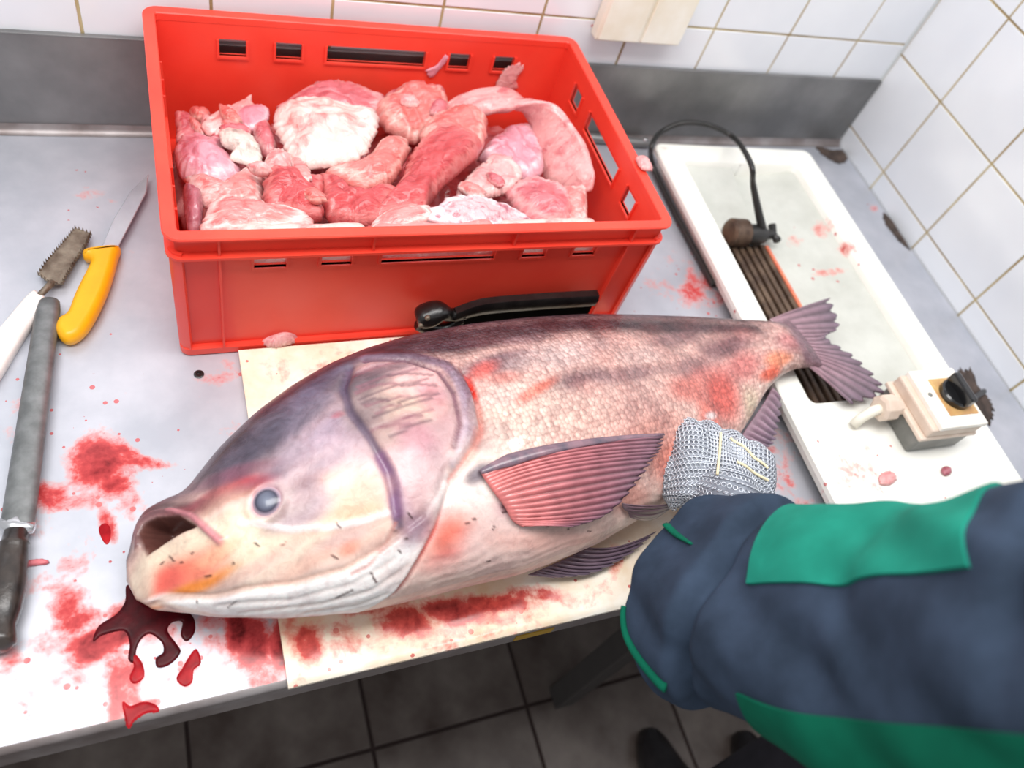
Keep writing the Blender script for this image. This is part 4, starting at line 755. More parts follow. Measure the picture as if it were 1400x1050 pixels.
def slab(o, z, t, seed=0, rough=.35, n=72, m=16, low=.6, fold=1.0, jag=0.0):
    (ox, oy), rr = star(o, n)
    sd = Vector((seed*3.7, seed*1.9, seed*.7))
    size = sum(rr)/n
    v = []; f = []
    a1 = rnd.uniform(0, 6.28)
    def hgt(x, y, ro):
        p = Vector((x, y, 0))*14+sd
        big = mnoise.noise(p*1.2)*.75+mnoise.noise(p*2.6)*.5
        ridge = 1-abs(mnoise.noise(Vector((x*math.cos(a1)+y*math.sin(a1), (-x*math.sin(a1)+y*math.cos(a1))*.35, 0))*45+sd))*2
        dome = max(0, 1-ro**6)**.6*(.55+.45*(1-ro*ro))
        crease = (1-abs(mnoise.noise(p*3.1+Vector((5, 1, 2)))))**8
        return dome*(t+t*rough*(big*1.3+fold*.45*ridge-.3*crease))+mnoise.noise(p*7)*t*.04
    v.append((ox, oy, z+hgt(ox, oy, 0)))
    for i in range(1, m+1):
        ro = (i/m)**.8
        for k in range(n):
            q = 2*math.pi*k/n; wob = 1+.05*mnoise.noise(Vector((math.cos(q)*3, math.sin(q)*3, seed)))+jag*mnoise.noise(Vector((math.cos(q)*9, math.sin(q)*9, seed)))
            x, y = ox+math.cos(q)*rr[k]*ro*wob, oy+math.sin(q)*rr[k]*ro*wob
            v.append((x, y, z+hgt(x, y, ro)))
    b0 = len(v)
    for i in range(m-1, 0, -3):
        ro = (i/m)**.8
        for k in range(n):
            q = 2*math.pi*k/n
            x, y = ox+math.cos(q)*rr[k]*ro*.98, oy+math.sin(q)*rr[k]*ro*.98
            v.append((x, y, z-low*t*max(0, 1-ro**2.6)**.55))
    rows = [1+i*n for i in range(m)]+[b0+i*n for i in range((len(v)-b0)//n)]
    for k in range(n): f.append((0, 1+k, 1+(k+1) % n))
    for a, b in zip(rows[:-1], rows[1:]):
        for k in range(n): f.append((a+k, b+k, b+(k+1) % n, a+(k+1) % n))
    f.append(tuple(rows[-1]+k for k in range(n))[::-1])
    return v, f
def place_in_crate(o):
    """crate coordinates to the world for a top-level thing resting in the crate"""
    o.matrix_world = crate_m @ Matrix.Translation(o.location-Vector((0, 0, T)))
crate_m = Matrix.Translation(crate.location) @ crate.rotation_euler.to_matrix().to_4x4()
for i, q in enumerate(D['meat']):
    v_, f_ = slab(q['o'], q['z'], q['t'], i+1, .5, 110, 24, jag=.10)
    if i in (4, 5, 6):   # thick pieces squeezed flat against the slotted front wall
        xa, xb = ((-.225, -.078), (-.074, .082), (.086, .225))[i-4]; rg_ = []
        for in_, z_ in ((.016, .092), (.005, .098), (.001, .108), (0, .125), (0, .145), (.002, .152), (.006, .157), (.012, .159), (.019, .160)):
            rg_.append([(x_+.003*mnoise.noise(Vector((x_*40, y_*40, z_*40+i))), y_+(.003*mnoise.noise(Vector((x_*40, z_*40, i))) if y_ > -.15 else -.0012*abs(mnoise.noise(Vector((x_*60, z_*60, i))))), z_+.003*mnoise.noise(Vector((x_*26, y_*26, i)))) for x_, y_ in densify(rrect(xa+in_, xb-in_, -.1825+in_, -.132-in_, max(.012-in_, .003), 5), .006)])
        n_ = min(len(r_) for r_ in rg_); g = G().loft([resample([(p_[0], p_[1]) for p_ in r_], 90) and [(a_, b_, r_[min(int(k_*len(r_)/90), len(r_)-1)][2]) for k_, (a_, b_) in enumerate(resample([(p_[0], p_[1]) for p_ in r_], 90))] for r_ in rg_])
        v_, f_ = g.v, g.f
    o = obj('fish_piece', (v_, f_), MT[q['c']], smooth=True)
    fattr(o, 'rim', ([0]+[((k//110+1)/24)**.8 for k in range(110*24)]+[1.0]*(len(v_)-1-110*24)) if i not in (4, 5, 6) else [.3]*len(v_))
    tag(o, q['l'], 'fish piece', 'cut fish pieces heaped in the red crate'); place_in_crate(o)
    if i > 6:
        o.matrix_world = o.matrix_world @ Matrix.Rotation(rnd.uniform(-.16, .16), 4, 'X') @ Matrix.Rotation(rnd.uniform(-.16, .16), 4, 'Y')
# the arched strip: a flat band swept along a bow
P = smooth_path(D['strip'], 8); g = G(); rings = []
for i, p_ in enumerate(P):
    t_ = (P[min(i+1, len(P)-1)]-P[max(i-1, 0)]).normalized(); s_ = i/(len(P)-1)
    side = Vector((.55-.25*s_, -.75+.15*s_, .15)); side = (side-t_*side.dot(t_)).normalized(); nn = side.cross(t_).normalized()
    hw = (.020+.020*s_)*(1 if s_ < .9 else 1-(s_-.9)*3); th = .009
    ring = []
    for k in range(28):
        a = 2*math.pi*k/28; ca, sa = math.cos(a), math.sin(a)
        wv = 1+.12*mnoise.noise(Vector((s_*7, ca*2, 3)))
        pt = p_+side*hw*wv*math.copysign(abs(ca)**.7, ca)+nn*th*math.copysign(abs(sa)**.8, sa)+nn*.004*mnoise.noise(Vector((s_*9, ca*3, 8)))
        ring.append((pt.x, min(pt.y, .178), pt.z))
    rings.append(ring)
g.loft(rings)
o = obj('fish_piece', g, MT['pale'], smooth=True)
tag(o, 'long arched pale pink strip bent over on the right of the heap', 'fish piece', 'cut fish pieces heaped in the red crate'); place_in_crate(o)
# small torn scraps strewn over the heap
for k in range(16):
    q = D['meat'][7+(k*5) % (len(D['meat'])-7)]
    cx_ = sum(p_[0] for p_ in q['o'])/len(q['o']); cy_ = sum(p_[1] for p_ in q['o'])/len(q['o'])
    a0 = rnd.uniform(0, 6.28); ln_ = rnd.uniform(.012, .026); wd_ = rnd.uniform(.006, .012)
    px_ = min(max(cx_+rnd.uniform(-.045, .045), -.25), .25); py_ = min(max(cy_+rnd.uniform(-.035, .035), -.15), .14)
    o_ = [(px_+math.cos(a0)*ln_*math.cos(t)-math.sin(a0)*wd_*math.sin(t), py_+math.sin(a0)*ln_*math.cos(t)+math.cos(a0)*wd_*math.sin(t)) for t in [2*math.pi*j/10 for j in range(10)]]
    v_, f_ = slab(o_, q['z']+q['t']*.75, .008, 120+k, .7, 48, 10, 1.2, 1.0, .35)
    o = obj('flesh_scrap', (v_, f_), MT[('pale', 'rose', 'pinkwhite', 'salmon')[k % 4]], smooth=True)
    fattr(o, 'rim', [((j//48)/10) if j < 481 else 1.0 for j in range(len(v_))])
    tag(o, 'small torn pink flesh scrap lying on top of the larger pieces in the crate', 'scrap', 'torn scraps on the meat heap'); place_in_crate(o)
# scraps stuck to the crate
def scrap(name, label, o, z, t, mt, seed, parent_m=None):
    s = obj(name, slab(o, z, t, seed, .6, 64, 12, .3, 1.0, .25), mt, smooth=True); tag(s, label, 'scrap', None); return s
s = scrap('fish_scrap', 'small pale flesh scrap at the foot of the crate front', D['scrap'][0]['p'], .0115, .012, MT['pale'], 61)
s = scrap('fish_scrap', 'pale membrane scrap hanging on the crate back wall', [(-.02, -.02), (0, -.024), (.016, -.02), (.012, 0), (.018, .018), (.004, .022), (-.012, .012)], 0, .003, MT['pale'], 62)
s.matrix_world = crate_m @ Matrix.Translation((.205, D2-ins-.0052, .137)) @ Matrix.Rotation(math.radians(90), 4, 'X')
s = scrap('fish_scrap', 'thin translucent scrap between the slots of the crate back wall', [(-.012, -.016), (-.004, -.019), (.004, -.008), (.015, .014), (.009, .02), (-.001, .002), (-.014, -.006)], 0, .002, MT['lilac'], 63)
s.matrix_world = crate_m @ Matrix.Translation((.087, D2-ins-.005, .148)) @ Matrix.Rotation(math.radians(90), 4, 'X')
s = scrap('fish_scrap', 'pink scrap clinging to the right rim of the crate', [(-.008, -.012), (.006, -.014), (.01, 0), (.008, .013), (-.004, .014), (-.01, .004)], 0, .006, MT['pale'], 64)
s.matrix_world = crate_m @ Matrix.Translation((W2-.001, -.085, .201))

# ------------------------------------------------------------------ the big fish
FD = D['fish']
fish = thing('carp', 'large whole carp with open mouth and dark back lying on its side', 'fish', (FD['loc'][0], FD['loc'][1], 0), FD['ang'])
tab = np.array(FD['tab']); NU, NT = 620, 300
uu = np.linspace(0, tab[-1, 0], NU)
cc = []
for k in range(1, 5):
    a = np.interp(uu, tab[:, 0], tab[:, k]); a = np.convolve(np.pad(a, 6, 'edge'), np.ones(13)/13, 'valid'); cc.append(a)
tt = np.linspace(-math.pi/2, 1.5*math.pi, NT, endpoint=False)
co, sn = np.cos(tt), np.sin(tt)
Yp = np.sign(co)*np.abs(co)**.95; Zp = np.where(sn > 0, np.abs(sn)**.92, -np.abs(sn)**.75*.85)
P = np.zeros((NU, NT, 3)); P[..., 0] = uu[:, None]
P[..., 1] = cc[0][:, None]+cc[1][:, None]*Yp; P[..., 2] = cc[3][:, None]+cc[2][:, None]*(.85+Zp)
seg = np.linalg.norm(np.diff(P, axis=1), axis=2); arc = np.concatenate([np.zeros((NU, 1)), np.cumsum(seg, 1)], 1)
Wc = -(arc-arc[:, NT//2][:, None]); Uc = np.repeat(uu[:, None], NT, 1)
nrm = np.cross(np.gradient(P, axis=0), np.gradient(P, axis=1)); nrm /= np.linalg.norm(nrm, axis=2)[..., None]+1e-12
cen = P.mean(1)[:, None]; flip = ((nrm*(P-cen)).sum(2) < 0); nrm[flip] *= -1
# colour: dark back to pale belly
qv = Yp[None]*np.ones((NU, 1)); qv = np.where(sn[None] < 0, np.sign(qv)*np.maximum(np.abs(qv), .98), qv)
def lc(c): return np.array(lin(c))
def sstep(a, b, x): t = np.clip((x-a)/(b-a), 0, 1); return t*t*(3-2*t)
colr = np.zeros((NU, NT, 3))
bel, flank, back = lc((240, 216, 206)), lc((222, 190, 182)), lc((92, 76, 84))
k1 = sstep(-.9, -.1, qv)[..., None]; k2 = sstep(.35, .95, qv)[..., None]
colr = bel*(1-k1)+flank*k1; colr = colr*(1-k2)+back*k2
disp = np.zeros((NU, NT))
def segdist(U, Wv, pts):
    d = np.full(U.shape, 1e9)
    for (a, b), (c, e) in zip(pts[:-1], pts[1:]):
        dx, dy = c-a, e-b; l2 = dx*dx+dy*dy+1e-12
        t = np.clip(((U-a)*dx+(Wv-b)*dy)/l2, 0, 1); d = np.minimum(d, np.hypot(U-a-t*dx, Wv-b-t*dy))
    return d
def inside(U, Wv, pts):
    r = np.zeros(U.shape, bool); n = len(pts)
    for i in range(n):
        (x0, y0), (x1, y1) = pts[i-1], pts[i]
        if y0 == y1: continue
        c = ((y0 > Wv) != (y1 > Wv)) & (U < (x1-x0)*(Wv-y0)/(y1-y0)+x0); r ^= c
    return r
def window(pts, pad):
    a = np.array(pts); i0 = np.searchsorted(uu, a[:, 0].min()-pad); i1 = np.searchsorted(uu, a[:, 0].max()+pad); return slice(max(i0, 0), min(i1+1, NU))
wob = np.array([[mnoise.noise((u*24, v*24, 1.3)) for v in np.linspace(-.3, .3, 61)] for u in np.linspace(0, tab[-1, 0], 171)])
ii = np.clip(Uc/tab[-1, 0]*170, 0, 169.99); jj = np.clip((Wc+.3)/.6*60, 0, 59.99)
i0_, j0_ = ii.astype(int), jj.astype(int); fi, fj = ii-i0_, jj-j0_
wobf = wob[i0_, j0_]*(1-fi)*(1-fj)+wob[i0_+1, j0_]*fi*(1-fj)+wob[i0_, j0_+1]*(1-fi)*fj+wob[i0_+1, j0_+1]*fi*fj
for q in D['paint']:  # colour patches; the small near-white blobs are painted highlights
    if q[0] == 'b':
        _, u, wv, ru, rv, ang, c, st, so = q; s = slice(None)
        du, dv = Uc-u, Wc-wv; ca, sa = math.cos(-ang), math.sin(-ang)
        d = np.sqrt(((du*ca-dv*sa)/ru)**2+((du*sa+dv*ca)/rv)**2)*(1+.35*wobf)
        k = (st*(1-sstep(.35, 1.35, d)))[..., None]; colr = colr*(1-k)+lc(c)*k
    elif q[0] == 'l':
        _, pts, wd, c, st, h = q; s = window(pts, wd*2)
        d = segdist(Uc[s], Wc[s], pts)/wd
        k = (st*(1-sstep(.3, 1.1, d*(1+.2*wobf[s]))))[..., None]; colr[s] = colr[s]*(1-k)+lc(c)*k
        disp[s] += h*np.exp(-(d*1.1)**2)
    else:
        _, pts, so, c, st, h = q; s = window(pts, so*2)
        ins_ = inside(Uc[s], Wc[s], pts); d = segdist(Uc[s], Wc[s], pts+[pts[0]])*np.where(ins_, 1, -1)
        k = (st*sstep(-so*.5, so, d+wobf[s]*so*.4))[..., None]; colr[s] = colr[s]*(1-k)+lc(c)*k
        disp[s] += h*sstep(-so*.4, so*1.2, d)
# general bloodshot mottling
mo = np.clip(wobf, 0, 1)[..., None]*.25*sstep(.28, .5, Uc)[..., None]*(1-k2); colr = colr*(1-mo)+lc((222, 130, 122))*mo
lum = colr.mean(2, keepdims=True); colr = np.clip((lum+(colr-lum)*1.25)*.84, .004, 1)
ke = sstep(.835, .895, Uc)[..., None]; colr = colr*(1-ke)+lc((132, 104, 114))*ke
# mouth cavity
mp_ = D['mouth']; s = window(mp_, .02); ins_ = inside(Uc[s], Wc[s], mp_); d = segdist(Uc[s], Wc[s], mp_+[mp_[0]])*np.where(ins_, 1, -1)
k = sstep(-.001, .0025, d)[..., None]; colr[s] = colr[s]*(1-k)+lc((112, 72, 64))*k
cav = sstep(0, .012, d); topm = (sn > -.3)[None]*np.ones((NU, 1))
disp *= topm
# eye socket
eu, ew = D['eyeuw']; de = np.hypot(Uc-eu, Wc-ew); k = (1-sstep(.012, .018, de))[..., None]
colr = colr*(1-k)+lc((206, 170, 176))*k; disp += .0025*np.exp(-((de-.0165)/.004)**2)*topm-.003*(1-sstep(.010, .014, de))*topm
P2 = P+nrm*disp[..., None]
P2[s, :, 2] -= .030*cav*topm[s]; P2[s, :, 0] += .018*cav*topm[s]
# scale mask, belly wrinkles
sm = sstep(.30, .36, Uc+Wc*.25)*sstep(-.155, -.10, Wc)
wr = np.sin((Wc*1.0+wobf*.01)*520)*sstep(-.10, -.14, Wc)*sstep(.05, .2, Uc)*.0002
P2 += nrm*wr[..., None]
v = P2.reshape(-1, 3); nv0 = len(v)
head = P2[0].mean(0)+np.array([-.004, 0, 0]); tail = P2[-1].mean(0)
v = np.vstack([v, head, tail])
idx = np.arange(NU*NT).reshape(NU, NT); j2 = np.roll(idx, -1, 1)
quads = np.stack([idx[:-1], j2[:-1], j2[1:], idx[1:]], -1).reshape(-1, 4)
me = bpy.data.meshes.new('body')
tri_h = np.stack([idx[0], np.full(NT, nv0), j2[0]], -1); tri_t = np.stack([idx[-1], j2[-1], np.full(NT, nv0+1)], -1)
me.from_pydata(v.tolist(), [], [tuple(r) for r in quads.tolist()]+[tuple(r) for r in tri_h.tolist()]+[tuple(r) for r in tri_t.tolist()])
me.polygons.foreach_set('use_smooth', [True]*len(me.polygons))
body = bpy.data.objects.new('body', me); col.objects.link(body); body.parent = fish
cattr(body, 'col', np.vstack([colr.reshape(-1, 3), colr[0].mean(0), colr[-1].mean(0)]))
fattr(body, 'scales', np.append(sm.ravel(), [0, 0])); fattr(body, 'pigment', np.append((.25+.75*sstep(-.1, .6, qv)).ravel(), [0, 0]))
a = me.attributes.new('skin', 'FLOAT_VECTOR', 'POINT')
uvw = np.zeros((len(v), 3), dtype=np.float32); uvw[:NU*NT, 0] = Uc.ravel(); uvw[:NU*NT, 1] = Wc.ravel()
a.data.foreach_set('vector', uvw.ravel())
def fish_mat():
    mt, nt, b = nodes('fish_skin')
    at = N(nt, 'ShaderNodeAttribute', attribute_name='col').outputs['Color']
    sk = N(nt, 'ShaderNodeAttribute', attribute_name='skin').outputs['Vector']
    ms = N(nt, 'ShaderNodeAttribute', attribute_name='scales').outputs['Fac']
    mp = N(nt, 'ShaderNodeMapping'); mp.inputs['Scale'].default_value = (1, .82, 1); nt.links.new(sk, mp.inputs[0])
    vo = N(nt, 'ShaderNodeTexVoronoi', Scale=215.0, Randomness=.6); nt.links.new(mp.outputs[0], vo.inputs['Vector'])
    def ns(sc, de, ro=.6, di=0, vec=None):
        n = N(nt, 'ShaderNodeTexNoise', Scale=sc, Detail=de, Roughness=ro, Distortion=di); nt.links.new(vec or sk, n.inputs['Vector']); return n.outputs['Fac']
    n1 = ns(14, 8.0, .62, .4); n2 = ns(90, 5.0, .65, .5)
    c1 = mixc(nt, 1.0, at, ramp(nt, n1, [(.3, (.60, .55, .58)), (.5, (1.0, .99, .99)), (.7, (1.08, 1.04, 1.02))]).outputs[0], 'MULTIPLY')
    c2 = mixc(nt, 1.0, c1, ramp(nt, n2, [(.3, (.86, .80, .80)), (.55, (1.0, 1.0, 1.0))]).outputs[0], 'MULTIPLY')
    cell = ramp(nt, vo.outputs['Distance'], [(.0, (1.10, 1.09, 1.09)), (.45, (1.0, 1.0, 1.0)), (.8, (.74, .65, .65))]).outputs[0]
    sep = nt.nodes.new('ShaderNodeSeparateColor'); nt.links.new(vo.outputs['Color'], sep.inputs[0])
    cellr = ramp(nt, sep.outputs[0], [(0, (.76, .73, .73)), (1, (1.14, 1.12, 1.11))]).outputs[0]
    c3 = mixc(nt, ms, c2, mixc(nt, 1.0, mixc(nt, 1.0, c2, cell, 'MULTIPLY'), cellr, 'MULTIPLY'))
    pg = N(nt, 'ShaderNodeAttribute', attribute_name='pigment').outputs['Fac']
    n3 = ns(34, 8.0, .7, .8)
    c3 = mixc(nt, pg, c3, mixc(nt, 1.0, c3, ramp(nt, n3, [(.3, (.52, .50, .54)), (.5, (.92, .92, .94)), (.68, (1.3, 1.26, 1.26))]).outputs[0], 'MULTIPLY'))
    nt.links.new(c3, b.inputs['Base Color'])
    b.inputs['Roughness'].default_value = .34; b.inputs['Coat Weight'].default_value = .22; b.inputs['Coat Roughness'].default_value = .1; b.inputs['Specular IOR Level'].default_value = .35
    b.inputs['Subsurface Weight'].default_value = .06; b.inputs['Subsurface Radius'].default_value = (.01, .004, .003)
    hgt = math_(nt, 'ADD', math_(nt, 'MULTIPLY', math_(nt, 'MULTIPLY', vo.outputs['Distance'], -1.0), ms), math_(nt, 'MULTIPLY', n2, .6))
    bump(nt, b, hgt, .65, .0026)
    return mt
me.materials.append(fish_mat())
# mouth lining hidden inside is part of the body; the eye
ex_, ey_, ez_ = D['eye']
i_e = int(np.searchsorted(uu, eu)); j_e = int(np.argmin(np.abs(Wc[i_e]-ew))); en = Vector(nrm[i_e, j_e]); ep = Vector(P[i_e, j_e])
rotq = Vector((0, 0, 1)).rotation_difference(en)
def dome(r, h, n=28, m_=8, z0=0):
    g = G(); rings = []
    for i in range(m_+1):
        a = math.pi/2*i/m_; rr = r*math.cos(a)
        rings.append([(max(rr, 1e-5)*math.cos(2*math.pi*k/n), max(rr, 1e-5)*math.sin(2*math.pi*k/n), z0+h*math.sin(a)) for k in range(n)])
    return g.loft(rings)
def eye_mat():
    mt, nt, b = nodes('cloudy_eye'); tc = nt.nodes.new('ShaderNodeTexCoord')
    g_ = nt.nodes.new('ShaderNodeVectorMath'); g_.operation = 'LENGTH'; mpp = N(nt, 'ShaderNodeMapping'); mpp.inputs['Scale'].default_value = (1, 1, 0)
    nt.links.new(tc.outputs['Object'], mpp.inputs[0]); nt.links.new(mpp.outputs[0], g_.inputs[0])
    r = ramp(nt, math_(nt, 'MULTIPLY', g_.outputs['Value'], 60), [(.0, lin((120, 126, 142))), (.40, lin((96, 99, 116))), (.60, lin((58, 56, 72))), (.70, lin((140, 124, 138))), (.84, lin((196, 170, 178)))])
    nt.links.new(r.outputs[0], b.inputs['Base Color']); b.inputs['Roughness'].default_value = .22; b.inputs['Coat Weight'].default_value = .2
    return mt
eye = obj('eye', dome(.0145, .006), eye_mat(), fish, smooth=True)
eye.rotation_mode = 'QUATERNION'; eye.rotation_quaternion = rotq; eye.location = ep-en*.0015
eye['label'] = 'cloudy grey eye'
# fins
def fin(name, dd, nray, c_base, c_tip, ripple=.0016, th=.0012, ser=.05, mt=None, label=None):
    nu = nray*6+1; nv = 30
    def interp(pts, s):
        Q = smooth_path(pts, 10); x = s*(len(Q)-1); i = min(int(x), len(Q)-2); return Q[i].lerp(Q[i+1], x-i)
    V = []; C = []
    cb, ct = np.array(lin(c_base)), np.array(lin(c_tip))
    for i in range(nu):
        s = i/(nu-1); b0 = interp(dd['base'], s); m0 = interp(dd['mid'], s); t0 = interp(dd['tip'], s)
        ph = math.cos(2*math.pi*nray*s)
        k = 1-ser*(.5-.5*ph)*rnd.uniform(.6, 1.4)
        for j in range(nv):
            t = j/(nv-1)*k
            p_ = b0*(2*(t-.5)*(t-1))+m0*(-4*t*(t-1))+t0*(2*t*(t-.5))
            p_ = p_+Vector((0, 0, ripple*ph*min(1, t*4)*(1-.3*t)))
            V.append(p_); C.append((cb*(1-t)+ct*t)*(1+.42*ph*min(1, t*3)))
    Fc = [(i*nv+j, (i+1)*nv+j, (i+1)*nv+j+1, i*nv+j+1) for i in range(nu-1) for j in range(nv-1)]
    o = obj(name.split('.')[0], ([tuple(x) for x in V], Fc), mt, fish, smooth=True)
    cattr(o, 'col', np.clip(np.array(C), 0, 1))
    sd = o.modifiers.new('thick', 'SOLIDIFY'); sd.thickness = th; sd.offset = 0
    if label: o['label'] = label
    return o
def fin_mat():
    mt, nt, b = nodes('fin_membrane'); at = N(nt, 'ShaderNodeAttribute', attribute_name='col').outputs['Color']
    nt.links.new(mixc(nt, 1.0, at, ramp(nt, noise_(nt, 60, 5), [(.3, (.75, .7, .72)), (.65, (1.1, 1.06, 1.06))]).outputs[0], 'MULTIPLY'), b.inputs['Base Color'])
    b.inputs['Roughness'].default_value = .3; b.inputs['Coat Weight'].default_value = .4; b.inputs['Coat Roughness'].default_value = .15
    return mt
FM = fin_mat(); FN = D['fins']
pf = fin('pectoral_fin', FN['pectoral_fin'], 18, (206, 116, 112), (104, 76, 90), .0012, .0012, .03, FM, 'pink pectoral fin with dark leading edge')
g = G().tube(smooth_path([FN['pectoral_fin']['base'][0]]+[tuple((Vector(FN['pectoral_fin']['base'][0])*(1-t)*(1-2*t)+Vector(FN['pectoral_fin']['mid'][0])*4*t*(1-t)+Vector(FN['pectoral_fin']['tip'][0])*t*(2*t-1))) for t in (.15, .3, .45, .6, .75, .9)]+[FN['pectoral_fin']['tip'][0]], 5), [.0025+.0045*min(1, k/7)-.0055*max(0, k-7)/28 for k in range(36)], 10, .45)
lr = obj('leading_ray', g, plain('dark_fin_ray', (84, 76, 90), .3, 0, (138, 106, 116), 60, coat=.3), pf, smooth=True)
fin('pelvic_fin', FN['pelvic_fin'], 5, (112, 88, 96), (66, 52, 60), .0012, .0012, .05, FM)
fin('pelvic_fin', FN['pelvic_fin.001'], 10, (120, 100, 112), (88, 76, 90), .0026, .0014, .10, FM)
fin('anal_fin', FN['anal_fin'], 9, (152, 124, 136), (104, 90, 106), .0026, .0016, .16, FM)
tf = fin('tail_fin', FN['tail_fin'], 16, (158, 124, 132), (98, 82, 96), .0012, .0034, .08, FM)

# ------------------------------------------------------------------ blood pools on the steel
for i, q in enumerate(D['pools']):
    o_ = smooth_loop(q['o'], 4); A_ = np.array(o_); st = .0009; t = q['t']
    gx = np.arange(A_[:, 0].min()-.003, A_[:, 0].max()+.003, st); gy = np.arange(A_[:, 1].min()-.003, A_[:, 1].max()+.003, st)
    X_, Y_ = np.meshgrid(gx, gy); ins_ = inside(X_, Y_, o_); dd_ = segdist(X_, Y_, o_+[o_[0]])*np.where(ins_, 1, -1)
    t *= .5; Z_ = np.where(dd_ > 0, .0004+t*(1-np.exp(-np.maximum(dd_, 0)/.0008)), .0004+dd_*.6)
    keep = dd_ > -.0016; num = -np.ones(X_.shape, int); num[keep] = np.arange(keep.sum())
    fq = np.stack([num[:-1, :-1], num[:-1, 1:], num[1:, 1:], num[1:, :-1]], -1).reshape(-1, 4); fq = fq[(fq >= 0).all(1)]
    g = (np.stack([X_[keep], Y_[keep], Z_[keep]], 1).tolist(), [tuple(r) for r in fq.tolist()])
    o = obj('blood_pool', g, M['pool_'+q['k']], smooth=True, angle=60)
    tag(o, q['l'], 'blood', 'blood pools on the steel worktop')

# ------------------------------------------------------------------ white tray machine
TR = D['tray']; pts = TR['pts']
tray = thing('tray_machine', 'white plastic tray machine with recessed basin and brown ribbed grate', 'machine', (TR['loc'][0], TR['loc'][1], 0), TR['ang'])
ZT = .045; tw = (pts['tr'][0]+pts['br'][0])/2; tl = .05-(pts['bl'][1]+pts['br'][1])/2
ax0, ax1 = (pts['btl'][0]+pts['bbl'][0])/2, (pts['btr'][0]+pts['bbr'][0])/2
ay0, ay1 = (pts['btl'][1]+pts['btr'][1])/2, (pts['bbl'][1]+pts['bbr'][1])/2
def tray_grid(x0, x1, y0, y1, zf, mt, name, parent, n=60, dens=.006, z_lower=None):
    na, nb = max(int((x1-x0)/dens), 2), max(int((y1-y0)/dens), 2)
    v = [(x0+(x1-x0)*i/na, y0+(y1-y0)*j/nb) for j in range(nb+1) for i in range(na+1)]
    v = [(x, y, zf(x, y)) for x, y in v]
    f = [(j*(na+1)+i, j*(na+1)+i+1, (j+1)*(na+1)+i+1, (j+1)*(na+1)+i) for j in range(nb) for i in range(na)]
    return v, f
def local_blood(o, verts, zsel=None):
    A_ = np.array(verts); b = np.zeros(len(A_)); d = np.zeros(len(A_))
    for (x, y, rx, ry, vv_) in TR['blood']:
        q = np.hypot((A_[:, 0]-x)/rx, (A_[:, 1]-y)/ry); b = np.maximum(b, vv_*np.clip(1.35-.75*q, 0, 1)); d = np.maximum(d, vv_*np.clip(1.6-.4*q, 0, 1)*.5)
    fattr(o, 'blood', b); fattr(o, 'drops', d)
# top frame: four strips of a rounded plate with an opening, built as a dense grid so stains can sit on it
no = 15
outer = rrect(0, tw, -tl, 0, .016, 6); inner = rrect(ax0, ax1, ay1, ay0, .012, 6)
g = G()
K = 8
rings = []
nn_ = len(outer)
def corner_map(o):
    """outline split at its four corner arcs with a fixed count per side"""
    n = len(o)//4; out = []
    for c in range(4):
        arc_ = o[c*n:(c+1)*n]; nxt = o[((c+1)*n) % len(o)]
        out += arc_; a, b = Vector(arc_[-1]), Vector(nxt)
        out += [tuple(a.lerp(b, (k+1)/41)) for k in range(40)]
    return out
O_, I_ = corner_map(outer), corner_map(inner)
def rr_inset(i): return corner_map(rrect(i, tw-i, -tl+i, -i, max(.016-i, .003), 6))
rings = [[(x, y, .010) for x, y in rr_inset(.016)], [(x, y, ZT-.012) for x, y in rr_inset(.012)], [(x, y, ZT-.010) for x, y in rr_inset(.0)], [(x, y, ZT-.002) for x, y in rr_inset(.0)], [(x, y, ZT) for x, y in rr_inset(.002)]]
for k in range(1, K+1):
    t = k/K; rings.append([(a[0]*(1-t)+b[0]*t, a[1]*(1-t)+b[1]*t, ZT) for a, b in zip(rr_inset(.002), I_)])
rings.append([(x+(.002 if x < (ax0+ax1)/2 else -.002), y+(.002 if y < (ay0+ay1)/2 else -.002), ZT-.003) for x, y in I_])
rings.append([(x+(.004 if x < (ax0+ax1)/2 else -.004), y+(.004 if y < (ay0+ay1)/2 else -.004), .012) for x, y in I_])
g.loft(rings, cap=False)
fr = obj('tray_frame', g, M['tray'], tray, smooth=True, angle=40); local_blood(fr, g.v)
# feet
for fx in (.04, tw-.04):
    for fy in (-.05, -tl+.05): obj('foot', G().lathe([(.012, 0), (.014, .004), (.013, .012)], fx, fy, 16), M['cable'], tray, smooth=True, angle=40)
# basin floor: sloping right part and the grate sump on the left
sx0, sx1 = ax0+.004, (pts['srt'][0]+pts['sbr'][0])/2
sy0, sy1 = (pts['slt'][1]+pts['srt'][1])/2-.005, ay1+.006
def zf(x, y): return .016+max(0, (x-sx1)/(ax1-sx1))**1.5*.018
v, f = tray_grid(sx1, ax1-.003, ay1+.003, ay0-.003, zf, M['basin'], 'basin_floor', tray)
o = obj('basin_floor', (v, f), M['basin'], tray, smooth=True); local_blood(o, v)
v, f = tray_grid(ax0+.003, sx1, sy0, ay0-.003, lambda x, y: .016+max(0, (y-sy0)/(ay0-sy0))**2*.02, M['basin'], 'basin_floor', tray)
o = obj('basin_ramp', (v, f), M['basin'], tray, smooth=True); local_blood(o, v)
obj('sump', G().box(sx0-.002, sx1, sy1-.004, sy0, .003, .005), M['darkpit'], tray)
ns = 7; sw = (sx1-sx0)/ns
for k in range(ns):
    xa = sx0+sw*(k+.18); xb = sx0+sw*(k+.78)
    obj('slat', G().box(xa, xb, sy1, sy0, .006, .018-.001*(k % 2)), M['slat'], tray, bevel=.0015)
obj('grate_edge', G().box(sx1-.003, sx1+.003, sy1, sy0-.004, .006, .020), M['orange'], tray, bevel=.001)
obj('end_stop', G().box(sx0+.004, sx0+.016, sy0-.002, sy0+.03, .016, .024), M['orange'], tray, bevel=.002)
